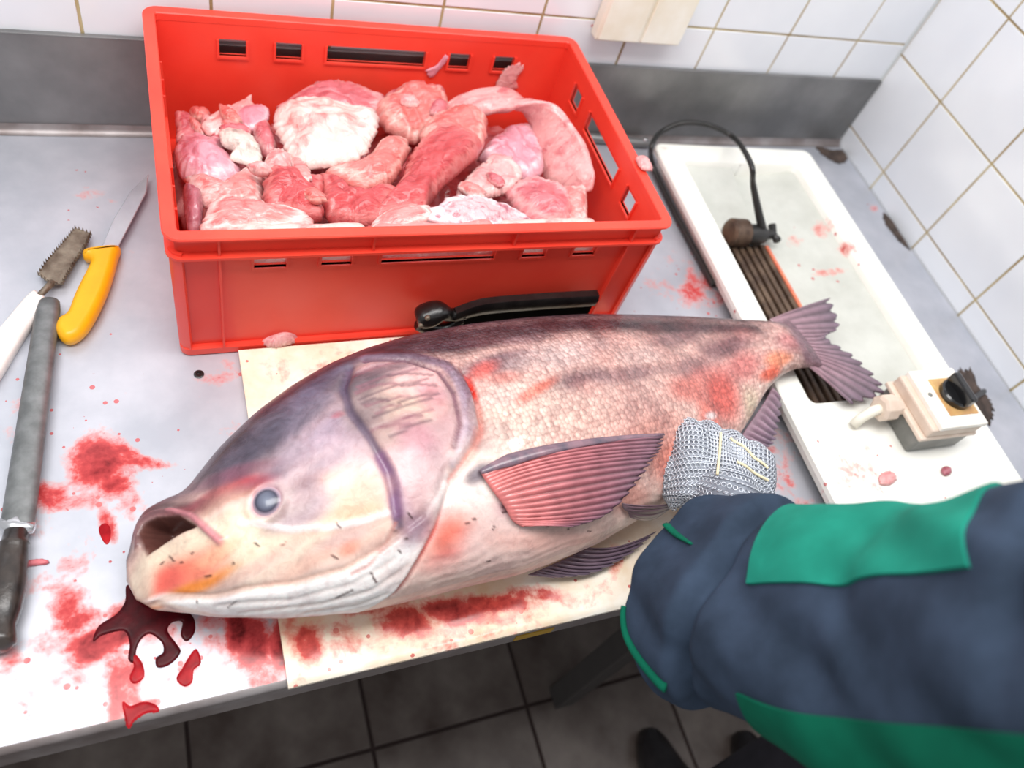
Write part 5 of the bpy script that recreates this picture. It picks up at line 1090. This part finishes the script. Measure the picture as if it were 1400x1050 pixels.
# motor hub with cable grip
hx, hy = sx0+.055, sy0+.006
hub = obj('motor_hub', G().tube([(hx-.034, hy+.004, .036), (hx-.030, hy+.004, .036), (hx-.004, hy+.002, .036), (hx, hy+.002, .036)], [.019, .023, .023, .019], 20), M['slat'], tray, smooth=True, angle=35)
g = G().tube([(hx, hy, .036), (hx+.02, hy-.002, .036), (hx+.034, hy-.003, .036)], [.016, .018, .013], 16).tube([(hx+.03, hy-.003, .036), (hx+.052, hy-.003, .038)], [.008, .008], 12)
obj('cable_clamp', g, M['cable'], hub, smooth=True, angle=35)
obj('wing_nut', G().tube([(hx+.050, hy-.018, .040), (hx+.052, hy-.003, .038), (hx+.054, hy+.014, .042)], [.007, .005, .007], 10), M['cable'], hub, smooth=True)
# power cable, a thing joined to the machine
cab = [Vector(q) for q in D['cable']]
def to_tray(q):
    d = Vector((q[0]-TR['loc'][0], q[1]-TR['loc'][1], q[2])); c, s = math.cos(TR['ang']), math.sin(TR['ang'])
    return Vector((c*d.x+s*d.y, -s*d.x+c*d.y, d.z))
cp = [to_tray(q) for q in cab]; cp[0] = Vector((hx+.022, hy, .050))
pc = smooth_path(cp, 10)
obj('power_cable', G().tube(pc, [.0075-.003*min(1, k/12) for k in range(len(pc))], 12), M['cable'], tray, smooth=True)
# switch box on the tray
BX = D['box']; bx_ = sum(q[0] for q in BX)/4-.008; by_ = sum(q[1] for q in BX)/4-.006
box = thing('switch_box', 'cream switch box with black rotary knob on the white tray', 'switch box', (0, 0, 0), 0)
bw_ = M['lid']
c, s = math.cos(TR['ang']), math.sin(TR['ang'])
box.location = (TR['loc'][0]+c*bx_-s*by_, TR['loc'][1]+s*bx_+c*by_, T+ZT+.0004); box.rotation_euler = (0, 0, TR['ang'])
hx2, hy2 = .050, .048
obj('back_case', G().box(-hx2+.003, hx2-.003, -hy2+.003, hy2-.003, 0, .036), M['greybox'], box, bevel=.004)
obj('flange', G().box(-hx2-.004, hx2, -hy2, hy2, .034, .041), M['beige'], box, bevel=.002)
obj('front_case', G().box(-hx2+.004, hx2-.003, -hy2+.002, hy2-.002, .040, .058), M['beige'], box, bevel=.003)
lid = obj('lid', G().box(-hx2+.014, hx2-.002, -hy2+.001, hy2-.001, .057, .066), M['lid'], box, bevel=.002)
obj('switch_plate', G().box(-.012, .040, -.030, .030, .0655, .0675), M['yplate'], lid, bevel=.0005)
kn = obj('knob', G().lathe([(.0235, .0670), (.0235, .075), (.021, .077), (.001, .0778)], .015, 0, 28), M['knobmat'], box, smooth=True, angle=35)
obj('grip', G().box(.009, .021, -.024, .024, .075, .092), M['knobmat'], kn, bevel=.0025)
obj('screw', G().lathe([(.0035, .0655), (.0035, .0668), (.0015, .067)], -.024, .006, 12), M['greybox'], lid, smooth=True)
gl = obj('cable_gland', G().tube([(-hx2-.002, .010, .034), (-hx2-.014, .010, .034), (-hx2-.0145, .010, .034), (-hx2-.034, .010, .034), (-hx2-.037, .010, .034)], [.013, .013, .019, .019, .014], 8), M['beige'], box, bevel=.0012)
obj('cable_stub', G().tube([(-hx2-.03, .010, .034), (-hx2-.047, .008, .031), (-hx2-.058, .006, .020), (-hx2-.064, .004, .006)], [.0075, .0075, .007, .007], 10), M['cream'], gl, smooth=True)
cq = [Vector(q) for q in D['cable2']]
def to_box(q):
    d = Vector((q[0]-box.location.x, q[1]-box.location.y, q[2]-ZT)); return Vector((c*d.x+s*d.y, -s*d.x+c*d.y, d.z))
pc = smooth_path([Vector((hx2-.006, .004, .036))]+[to_box(q) for q in cq[1:]], 8)
obj('supply_cable', G().tube(pc, .0042, 10), M['cable'], box, smooth=True)
# scraps on the tray
for k, (q, lb, rr) in enumerate(((TR['scraps'][0], 'small dark pink scrap on the white tray right of the switch box', .010), (TR['scraps'][1], 'round pink flesh scrap on the white tray below the switch box', .014))):
    wx, wy = TR['loc'][0]+c*q[0]-s*q[1], TR['loc'][1]+s*q[0]+c*q[1]
    o_ = [(wx+rr*1.2*math.cos(a)*(1 if k else .8), wy+rr*.7*math.sin(a+.3)) for a in [2*math.pi*i/9 for i in range(9)]]
    scrap('fish_scrap', lb, o_, ZT+.002, .004, MT['pale' if k else 'mauve'], 70+k)

# ------------------------------------------------------------------ tools on the steel
KD = D['knife']
knife = thing('boning_knife', 'boning knife with yellow handle lying on the steel left of the crate', 'knife', (KD['heel'][0], KD['heel'][1], 0))
def kl(o): return [(x-KD['heel'][0], y-KD['heel'][1]) for x, y in o]
tip, heel, butt = Vector(KD['tip']), Vector(KD['heel']), Vector(KD['butt'])
obj('blade', G().prism(kl(KD['blade']), .010, .0118), M['blade'], knife, bevel=.0006)
ho = smooth_loop(kl(KD['handle']), 5); n = len(ho)
a = sum(ho[k][0]*ho[(k+1) % n][1]-ho[(k+1) % n][0]*ho[k][1] for k in range(n))
if a < 0: ho = ho[::-1]
def inset2(P_, d):
    out = []
    for k in range(len(P_)):
        p0, p1, p2 = Vector(P_[k-2]), Vector(P_[k]), Vector(P_[(k+2) % len(P_)])
        t = (p2-p0).normalized(); out.append((p1.x-t.y*d, p1.y+t.x*d))
    return out
obj('handle', G().loft([[(x, y, z) for x, y in inset2(ho, i)] for i, z in ((.006, .0005), (.002, .003), (0, .008), (.0, .013), (.002, .018), (.006, .0215), (.0085, .022))]), M['yellow'], knife, smooth=True)
SD = D['scaler']
hd = SD['head']; sc0 = SD['neck'][1]
scl = thing('fish_scaler', 'fish scaler with grimy toothed head and white handle left of the yellow knife', 'fish scaler', (sc0[0], sc0[1], 0))
def sl(o): return [(q[0]-sc0[0], q[1]-sc0[1]) for q in o]
ho_ = sl(hd); cxm, cym = sum(q[0] for q in ho_)/len(ho_), sum(q[1] for q in ho_)/len(ho_)
hp = obj('head', G().prism(ho_, .009, .0115), M['rusty'], scl, bevel=.0005)
g = G(); dn = densify(ho_, .0045)
for k, (x, y) in enumerate(dn):
    dx, dy = x-cxm, y-cym; l_ = math.hypot(dx, dy)
    x0, y0 = x-dx/l_*.001, y-dy/l_*.001
    g.add([(x0-.0016, y0-.0012, .009), (x0+.0016, y0-.0012, .009), (x0+.0016, y0+.0012, .009), (x0-.0016, y0+.0012, .009), (x0+dx/l_*.001, y0+dy/l_*.001, .0165)], [(0,3,2,1),(0,1,4),(1,2,4),(2,3,4),(3,0,4)])
te = obj('teeth', g, M['rusty'], hp)
nk = [Vector(q) for q in SD['neck']]
obj('neck', G().tube([(nk[0].x-sc0[0], nk[0].y-sc0[1], .010), (nk[1].x-sc0[0], nk[1].y-sc0[1], .011)], [.0042, .0036], 10), M['rusty'], scl, smooth=True)
ho = smooth_loop(sl(SD['handle']), 5)
a = sum(ho[k][0]*ho[(k+1) % len(ho)][1]-ho[(k+1) % len(ho)][0]*ho[k][1] for k in range(len(ho)))
if a < 0: ho = ho[::-1]
obj('handle', G().loft([[(x, y, z) for x, y in inset2(ho, i)] for i, z in ((.003, .0005), (.0005, .002), (0, .007), (.0005, .012), (.003, .0145), (.0045, .015))]), M['white_handle'], scl, smooth=True)
SD = D['steel']; t0, g0, e0 = Vector(SD['tip']), Vector(SD['guard']), Vector(SD['end'])
stl = thing('sharpening_steel', 'grey oval sharpening steel with chrome guard and dark wooden handle', 'sharpening steel', (g0.x, g0.y, 0))
def rel(q): return Vector((q[0]-g0.x, q[1]-g0.y, q[2]))
a_, b_ = rel(t0), rel(g0)
path = [a_.lerp(b_, t) for t in (0, .006, .02, .06, .5, .92, 1)]
rod = G(); rods = []
dirv = (b_-a_).normalized(); sd_ = dirv.cross(Vector((0, 0, 1))).normalized()
for p_, r_ in zip(path, (.004, .0085, .011, .0125, .0135, .0145, .0145)):
    rods.append([p_+sd_*r_*(1+.03*(k % 2))*math.cos(2*math.pi*k/32)+Vector((0, 0, 1))*r_*.55*(1+.03*(k % 2))*math.sin(2*math.pi*k/32) for k in range(32)])
rod.loft(rods)
obj('rod', rod, M['rod'], stl, smooth=True, angle=60)
gl_, gr_ = rel(SD['gl']), rel(SD['gr'])
obj('guard', G().tube([gl_.lerp(gr_, t) for t in (0, .03, .25, .5, .75, .97, 1)], [.003, .0055, .008, .0125, .008, .0055, .003], 14, .8), M['chrome'], stl, smooth=True)
e_ = rel(e0)
obj('handle', G().tube([b_.lerp(e_, t) for t in (.03, .05, .14, .16, .18, .3, .5, .7, .82, .9, .95, 1)], [.0075, .0105, .0115, .0135, .0125, .0145, .0165, .0155, .013, .0155, .0155, .009], 18, .9), M['wood'], stl, smooth=True)
o = scrap('fish_scrap', 'thin pink strip of flesh beside the sharpening steel handle', [(x, y) for x, y in [tuple(q) for q in [( -1.4555, -.6435), (-1.437, -.640), (-1.4235, -.6415), (-1.4225, -.6475), (-1.438, -.6465), (-1.455, -.6495)]]], .001, .004, MT['rose'], 80)
# the wet black tool against the crate
TD = [Vector(q) for q in D['tool']]
tl_ = thing('iron_tool', 'wet black iron tool with hooked end wedged between crate and fish', 'tool', (TD[0].x, TD[0].y, BT))
def tr_(q): return Vector((q[0]-TD[0].x, q[1]-TD[0].y, q[2]-BT))
P_ = [tr_(q) for q in TD]
rings = []
base = smooth_path([P_[1], P_[2], P_[3], P_[4]], 10); plate = []
for i, p_ in enumerate(base):
    s_ = i/(len(base)-1); zt_ = p_.z+.012+.004*s_
    dv = (base[min(i+1, len(base)-1)]-base[max(i-1, 0)]).normalized(); sd_ = dv.cross(Vector((0, 0, 1))).normalized()
    rings.append([Vector((p_.x, p_.y, 0))+sd_*x_+Vector((0, 0, z_)) for x_, z_ in ((.0035, zt_*.72), (.008, zt_*.78), (.009, zt_-.006), (.006, zt_), (-.004, zt_), (-.007, zt_-.006), (-.006, zt_*.78), (-.0035, zt_*.72))])
    plate.append([Vector((p_.x, p_.y, 0))+sd_*x_+Vector((0, 0, z_)) for x_, z_ in ((-.003, .0006), (.003, .0006), (.003, zt_*.75), (-.003, zt_*.75))])
obj('shank', G().loft(rings), M['black_tool'], tl_, smooth=True, angle=50)
mb = plain('shadow_black_web', (22, 19, 18), .9, 0, (12, 10, 10), 60); mb.node_tree.nodes['Principled BSDF'].inputs['Specular IOR Level'].default_value = .05  # the shadow under the shank, put in as a matte black plate
obj('shadow_web', G().loft(plate), mb, tl_)
pk = smooth_path([P_[1]+Vector((.014, 0, .004)), P_[1]+Vector((-.004, .001, .002)), P_[0]+Vector((.010, 0, .002)), P_[0]+Vector((-.004, 0, -.004)), P_[0]+Vector((-.018, 0, -.010))], 8)
kb = obj('knob', G().tube(pk, [.009, .0088, .0086, .0085, .0085, .0088, .009, .0095, .0095, .010, .0105, .011, .0118, .0125, .0132, .014, .0148, .0155, .016, .0166, .017, .0173, .0175, .0176, .0176, .0175, .0172, .0168, .016, .015, .0135, .011, .007], 18, .8), M['black_tool'], tl_, smooth=True)
pk = smooth_path([P_[0]+Vector((-.012, -.002, -.016)), P_[0]+Vector((.002, -.004, -.026)), P_[1]+Vector((-.006, -.003, -.020)), P_[1]+Vector((.012, 0, -.006))], 8)
obj('lower_jaw', G().tube(pk, [.011-.004*k/24 for k in range(25)], 12), M['black_tool'], tl_, smooth=True)
for dx_, dz_ in ((-.010, .008), (-.016, -.006)):
    c0_ = P_[0]+Vector((dx_, -.0125, dz_)); obj('rivet', G().tube([c0_, c0_+Vector((0, -.003, .001)), c0_+Vector((0, -.004, .0015))], [.0035, .003, .001], 10), M['rusty'], kb, smooth=True)
# ------------------------------------------------------------------ things along the walls
for i, (q, lb) in enumerate(zip(D['grime'], ('dried brown dirt patch in the back right table corner', 'dried brown dirt patch at the foot of the right wall tiles', 'dried brown dirt patch beside the tray supply cable'))):
    A_ = np.array(q)-np.array([.016 if i == 1 else 0, 0]); A_[:, 0] = np.minimum(A_[:, 0], D['rw'][3]*A_[:, 1]-.004)
    o = obj('dirt_patch', slab(A_.tolist(), .0006, .0035, 90+i, .8, 90, 10, .1, 1.0, .28), M['dirt'], smooth=True); tag(o, lb, 'dirt')
s0, s1 = D['socket']
sk = thing('wall_socket', 'cream double wall socket box on the white tiles above the backsplash', 'socket', ((s0[0]+s1[0])/2, -.002, min(s0[2], s1[2])))
hw = abs(s1[0]-s0[0])/2
obj('case', G().box(-hw, hw, -.022, 0, 0, .088), M['cream'], sk, bevel=.004)
for sg in (-1, 1):
    pl_ = obj('cover_plate', G().box(sg*hw/2-hw/2+.003, sg*hw/2+hw/2-.003, -.026, -.021, .004, .084), M['cream'], sk, bevel=.002)
b0, b1 = [Vector(q) for q in D['bracket']]
bk = thing('steel_spatula', 'dark steel spatula grip with bright rivet lying between crate and backsplash', 'spatula', (b0.x, b0.y, 0))
d_ = b1-b0; d_.z = 0
obj('grip', G().tube([Vector((0, 0, .009))+d_*t for t in (-.1, 0, .3, .7, .95, 1)], [.006, .009, .0095, .009, .0085, .005], 12, .9), M['steel_wall'], bk, smooth=True)
pv = Vector((0, 0, 0))+d_*.9
obj('rivet', G().lathe([(.005, .016), (.005, .0185), (.003, .0195)], pv.x, pv.y, 14), M['chrome'], bk, smooth=True)

# ------------------------------------------------------------------ the person
SL = D['sleeve']
person = thing('person', 'person in dark navy jacket with green patches, chain-mail glove on the fish', 'person', (-.42, -1.12, -.84))
camdir = None
cent = [Vector(s[0]) for s in SL]; e1 = [Vector(s[1]) for s in SL]
def catm(arr, x):
    i = min(int(x), len(arr)-2); t = x-i
    a, b, c_, d = arr[max(i-1, 0)], arr[i], arr[i+1], arr[min(i+2, len(arr)-1)]
    return .5*((2*b)+(c_-a)*t+(2*a-5*b+4*c_-d)*t*t+(3*b-a-3*c_+d)*t**3)
SH = [s[2] for s in SL]; RR = [s[3] for s in SL]
def sleeve_base(x, th):
    x = min(max(x, 0), len(SL)-1)
    c_ = catm(cent, x); a = catm(e1, x)
    ax_ = (catm(cent, min(x+.3, len(SL)-1))-catm(cent, max(x-.3, 0))).normalized()
    up_ = a.cross(ax_).normalized()
    if up_.dot(Vector((-.6, -.15, .78))) < 0: up_ = -up_
    rad = a.length*catm(RR, x)
    k = math.cos(th); s_ = math.sin(th)
    kk = math.copysign(abs(k)**.9, k); ss = math.copysign(abs(s_)**.9, s_)
    nrm_ = (a.normalized()*k/a.length+up_*s_/rad); nrm_.normalize()
    return c_+a*kk+up_*rad*ss-ax_*catm(SH, x)*max(0, s_), nrm_
def sleeve_pt(x, th, off=0.0):
    h_ = min(.7, x, max(len(SL)-1-x, 0)); p_ = Vector((0, 0, 0)); nrm_ = Vector((0, 0, 0))
    for k_, wt in ((-1, .15), (-.5, .22), (0, .26), (.5, .22), (1, .15)):
        a, b = sleeve_base(x+h_*k_, th); p_ += a*wt; nrm_ += b*wt
    nrm_.normalize()
    q = Vector((x*.9, math.cos(th)*1.2, math.sin(th)*1.2))
    wr = .006*mnoise.noise(q*.8)+.009*mnoise.noise(Vector((x*.28+math.sin(th)*.9, (math.cos(th)*1.7+x*.42)*1.3, 4)))
    wr += .004*mnoise.noise(Vector((x*.8, math.cos(th)*3.2+x*.8, 9)))
    e_ = x-1.0-.4*math.sin(th*1.3-.4)
    fold = .010/(1+math.exp(e_/.05))*math.exp(-max(0, -e_)*.8)-.012*math.exp(-((e_-.14)/.12)**2)-.012*math.exp(-((x-6.15-.3*math.sin(th))/.16)**2)*max(0, math.cos(th-.6))
    return p_+nrm_*(wr+fold+off)
NX, NTH = 150, 110; XM = len(SL)-1
rings = [[sleeve_pt(XM*i/(NX-1), 2*math.pi*j/NTH) for j in range(NTH)] for i in range(NX)]
inr = [[sleeve_pt(XM*i/(NX-1), 2*math.pi*j/NTH, -.004) for j in range(NTH)] for i in (12, 6, 0)]
navy = plain('navy_work_cloth', (54, 67, 86), .85, 0, (40, 51, 66), 22, bs=.25, bscale=500, bd=.0006)
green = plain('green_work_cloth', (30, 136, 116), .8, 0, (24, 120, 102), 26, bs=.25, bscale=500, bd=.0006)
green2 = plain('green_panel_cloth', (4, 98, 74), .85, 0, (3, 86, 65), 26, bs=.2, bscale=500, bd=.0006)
for m_ in (navy, green, green2): m_.node_tree.nodes['Principled BSDF'].inputs['Specular IOR Level'].default_value = .15
g = G(); g.loft(inr+rings, cap=False)
sleeve = obj('jacket_sleeve', g, navy, person, smooth=True, world=True)
def patch(name, x0, x1, ths0, ths1, off, mt, nx_=40, nt_=30, skew=0.0):
    v = []
    for lay in (off, -.002):
        for i in range(nx_+1):
            for j in range(nt_+1):
                t = j/nt_; x = x0+(x1-x0)*i/nx_+skew*t
                th0, th1 = ths0[0]+(ths0[1]-ths0[0])*i/nx_, ths1[0]+(ths1[1]-ths1[0])*i/nx_
                v.append(sleeve_pt(x, th0+(th1-th0)*t, lay))
    n1 = (nx_+1)*(nt_+1); f = []
    q = lambda i, j: i*(nt_+1)+j
    for i in range(nx_):
        for j in range(nt_): f.append((q(i, j), q(i+1, j), q(i+1, j+1), q(i, j+1)))
    rim_ = [q(i, 0) for i in range(nx_+1)]+[q(nx_, j) for j in range(1, nt_+1)]+[q(i, nt_) for i in range(nx_-1, -1, -1)]+[q(0, j) for j in range(nt_-1, 0, -1)]
    for k in range(len(rim_)): a, b = rim_[k], rim_[(k+1) % len(rim_)]; f.append((a, b, b+n1, a+n1))
    return obj(name, ([tuple(p_) for p_ in v], f), mt, person, smooth=True, world=True, angle=50)
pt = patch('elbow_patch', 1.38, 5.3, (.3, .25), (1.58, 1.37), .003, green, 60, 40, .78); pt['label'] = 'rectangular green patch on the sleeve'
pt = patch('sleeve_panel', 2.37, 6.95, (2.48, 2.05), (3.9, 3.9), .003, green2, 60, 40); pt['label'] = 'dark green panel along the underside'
# cuff hem in green
hk = [(0, 2.25), (0, 2.4), (.03, 2.55), (.25, 2.72), (.5, 2.84), (.8, 2.93)]
hem = [sleeve_pt(max(p_.x, 0), p_.y, .0015) for p_ in smooth_path([(a_, b_, 0) for a_, b_ in hk], 8)]
obj('cuff_hem', G().tube(hem, [.0026+.002*k/len(hem) for k in range(len(hem))], 8), green2, person, smooth=True, world=True)
hem = [sleeve_pt(.03+.075*k, 1.40+.005*k, .001) for k in range(13)]
obj('cuff_tab', G().tube(hem, [.0045]*6+[.0045-.0004*k for k in range(7)], 8, .5), green2, person, smooth=True, world=True)
# gloved hand
wr_, hc = Vector(D['hand']['wrist']), Vector(D['hand']['c'])
fw = (hc-wr_); fw.z *= .4; fw.normalize(); sdv = fw.cross(Vector((0, 0, 1))).normalized(); upv = sdv.cross(fw).normalized()
def hp_(f_, s_, u_): return hc+fw*f_+sdv*s_+upv*u_
bm_parts = G()
def limb(pts, rad): bm_parts.tube(smooth_path(pts, 5), [rad[0]+(rad[1]-rad[0])*k/(5*(len(pts)-1)) for k in range(5*(len(pts)-1)+1)], 14)
limb([wr_-fw*.02, wr_*.6+hc*.4, hp_(-.02, 0, -.006)], (.034, .040))
for s_ in (-.036, -.012, .012, .036): limb([hp_(-.05, s_*.75, -.012), hp_(-.01, s_, .004), hp_(.028, s_*1.05, .006)], (.028, .024))
for k, (s_, ln) in enumerate(((-.040, .92), (-.014, 1.05), (.014, 1.0), (.040, .85))):
    limb([hp_(.026, s_*1.02, .006), hp_(.048*ln, s_*1.06, -.004), hp_(.062*ln, s_*1.06, -.032), hp_(.048*ln, s_*1.0, -.056), hp_(.028, s_*.95, -.064)], (.0175, .0125))
limb([hp_(-.045, -.030, -.020), hp_(-.020, -.056, -.014), hp_(.008, -.066, -.024), hp_(.028, -.058, -.042), hp_(.036, -.044, -.054)], (.022, .012))
glovemat = plain('grey_glove_lining', (150, 156, 166), .6, .1, (110, 114, 124), 80)
tmp = obj('glove', bm_parts, glovemat, person, world=True)
rm = tmp.modifiers.new('remesh', 'REMESH'); rm.mode = 'VOXEL'; rm.voxel_size = .0035
sm_ = tmp.modifiers.new('smooth', 'SMOOTH'); sm_.iterations = 8; sm_.factor = .6
dg = bpy.context.evaluated_depsgraph_get(); me2 = bpy.data.meshes.new_from_object(tmp.evaluated_get(dg))
tmp.modifiers.clear(); old = tmp.data; tmp.data = me2; bpy.data.meshes.remove(old)
me2.polygons.foreach_set('use_smooth', [True]*len(me2.polygons))
glove = tmp; glove['label'] = 'steel chain-mail glove'
from mathutils.bvhtree import BVHTree
bvh = BVHTree.FromPolygons([v_.co.copy() for v_ in me2.vertices], [tuple(p_.vertices) for p_ in me2.polygons])
rg = G(); pl_ = person.location; plv = Vector((pl_.x, pl_.y, pl_.z-T)); hl = hc-plv
pitch = .0046; TM, TN = 10, 5
nr_ = 0
for i in range(-26, 27):
    for j in range(-28, 29):
        # unroll a dome: lattice angles around the hand centre
        x_, y_ = (i+.5*(j % 2))*pitch, j*pitch*.9
        r_ = math.hypot(x_, y_)
        if r_ > .115: continue
        az = r_/.062; hd_ = (sdv*x_+fw*y_)/(r_+1e-9)
        dr_ = (-(upv*math.cos(az)+hd_*math.sin(az))).normalized()
        orig = hl-dr_*.2-Vector((0, 0, .01))
        hit, nm, ix, ds = bvh.ray_cast(orig, dr_, .25)
        if hit is None: continue
        t1 = nm.cross(fw).normalized(); t2 = nm.cross(t1).normalized()
        tilt = .45*(1 if j % 2 else -1)
        n2_ = (nm+t2*tilt).normalized(); t2_ = n2_.cross(t1).normalized()
        vs = []
        for a_i in range(TM):
            a = 2*math.pi*a_i/TM; ra = t1*math.cos(a)+t2_*math.sin(a)
            for b_i in range(TN):
                b = 2*math.pi*b_i/TN; vs.append(hit+nm*.0008+ra*(.0024+.00055*math.cos(b))+n2_*.00055*math.sin(b))
        rg.add(vs, [(a_i*TN+b_i, ((a_i+1) % TM)*TN+b_i, ((a_i+1) % TM)*TN+(b_i+1) % TN, a_i*TN+(b_i+1) % TN) for a_i in range(TM) for b_i in range(TN)])
        nr_ += 1
ro = obj('mail_rings', rg, plain('mail_ring_steel', (212, 216, 224), .3, .7), glove, smooth=True); ro['kind'] = 'stuff'
def strap(dirs):
    out = []
    for (f_, s_, u_) in dirs:
        tg = (fw*f_+sdv*s_+upv*u_).normalized()
        hit, nm, ix, ds = bvh.ray_cast(hl+tg*.2, -tg, .3)
        if hit is not None: out.append(hit+nm*.0022)
    return out
sm1 = strap([(-1.3+.19*k, -.62+.01*k, 1.0) for k in range(12)])
sm2 = strap([(-.55-.03*k, .0+.18*k, 1.0) for k in range(10)])
sm3 = strap([(.75-.11*k, -.1+.17*k, 1.0) for k in range(10)])
cream_s = plain('cream_elastic', (236, 222, 184), .7)
for q in (sm1, sm2, sm3):
    if len(q) > 2: obj('strap', G().tube(smooth_path(q, 5), .0016, 8), cream_s, glove, smooth=True)
# upper arm and jacket body, towards the worker standing in front of the table
P_ = smooth_path([cent[-1]+(cent[-1]-cent[-2])*-.15, cent[-1]+Vector((.05, -.05, .05)), Vector((-.70, -1.14, .60)), Vector((-.58, -1.18, .58))], 8)
obj('upper_sleeve', G().tube(P_, [.098-.012*k/(len(P_)-1) for k in range(len(P_))], 28), navy, person, smooth=True, world=True)
rings_ = []
for z_, rx_, ry_, dx_, dy_ in ((-.06, .20, .13, 0, .02), (.06, .205, .135, 0, .01), (.22, .20, .13, 0, 0), (.40, .215, .13, 0, -.01), (.54, .225, .125, 0, -.02), (.61, .19, .10, 0, -.02), (.655, .10, .075, 0, -.02), (.69, .072, .068, 0, -.015), (.71, .070, .066, 0, -.015)):
    rings_.append([(-.36+dx_+rx_*math.cos(2*math.pi*k/40), -1.19+dy_+ry_*math.sin(2*math.pi*k/40), z_) for k in range(40)])
obj('jacket_body', G().loft(rings_), navy, person, smooth=True, world=True)
# trouser legs and boots below the table edge
trou = plain('dark_trousers', (44, 40, 50), .8, 0, (30, 27, 36), 30)
boot = plain('dark_rubber_boot', (40, 36, 38), .4, 0, (26, 23, 25), 40)
for lx, ly in ((-.47, -1.06), (-.26, -1.12)):
    g = G(); rings = []
    for z_, r_, dx, dy in ((-.62, .066, 0, 0), (-.45, .072, 0, .01), (-.30, .078, 0, .015), (-.05, .092, .01, .0), (.10, .10, .02, -.03)):
        rings.append([(lx+dx+r_*math.cos(2*math.pi*k/24), ly+dy+r_*1.05*math.sin(2*math.pi*k/24), z_) for k in range(24)])
    g.loft(rings); obj('trouser_leg', g, trou, person, smooth=True, world=True)
    g = G(); rings = []
    for z_, rx, ry0, ry1 in ((-.838, .046, .075, .175), (-.825, .05, .08, .185), (-.79, .05, .08, .18), (-.76, .048, .078, .12), (-.72, .052, .07, .075), (-.60, .060, .064, .064), (-.56, .062, .066, .066)):
        rings.append([(lx+rx*math.cos(2*math.pi*k/24), ly+(ry1 if math.sin(2*math.pi*k/24) > 0 else ry0)*math.sin(2*math.pi*k/24), z_) for k in range(24)])
    g.loft(rings); obj('boot', g, boot, person, smooth=True, world=True, angle=50)
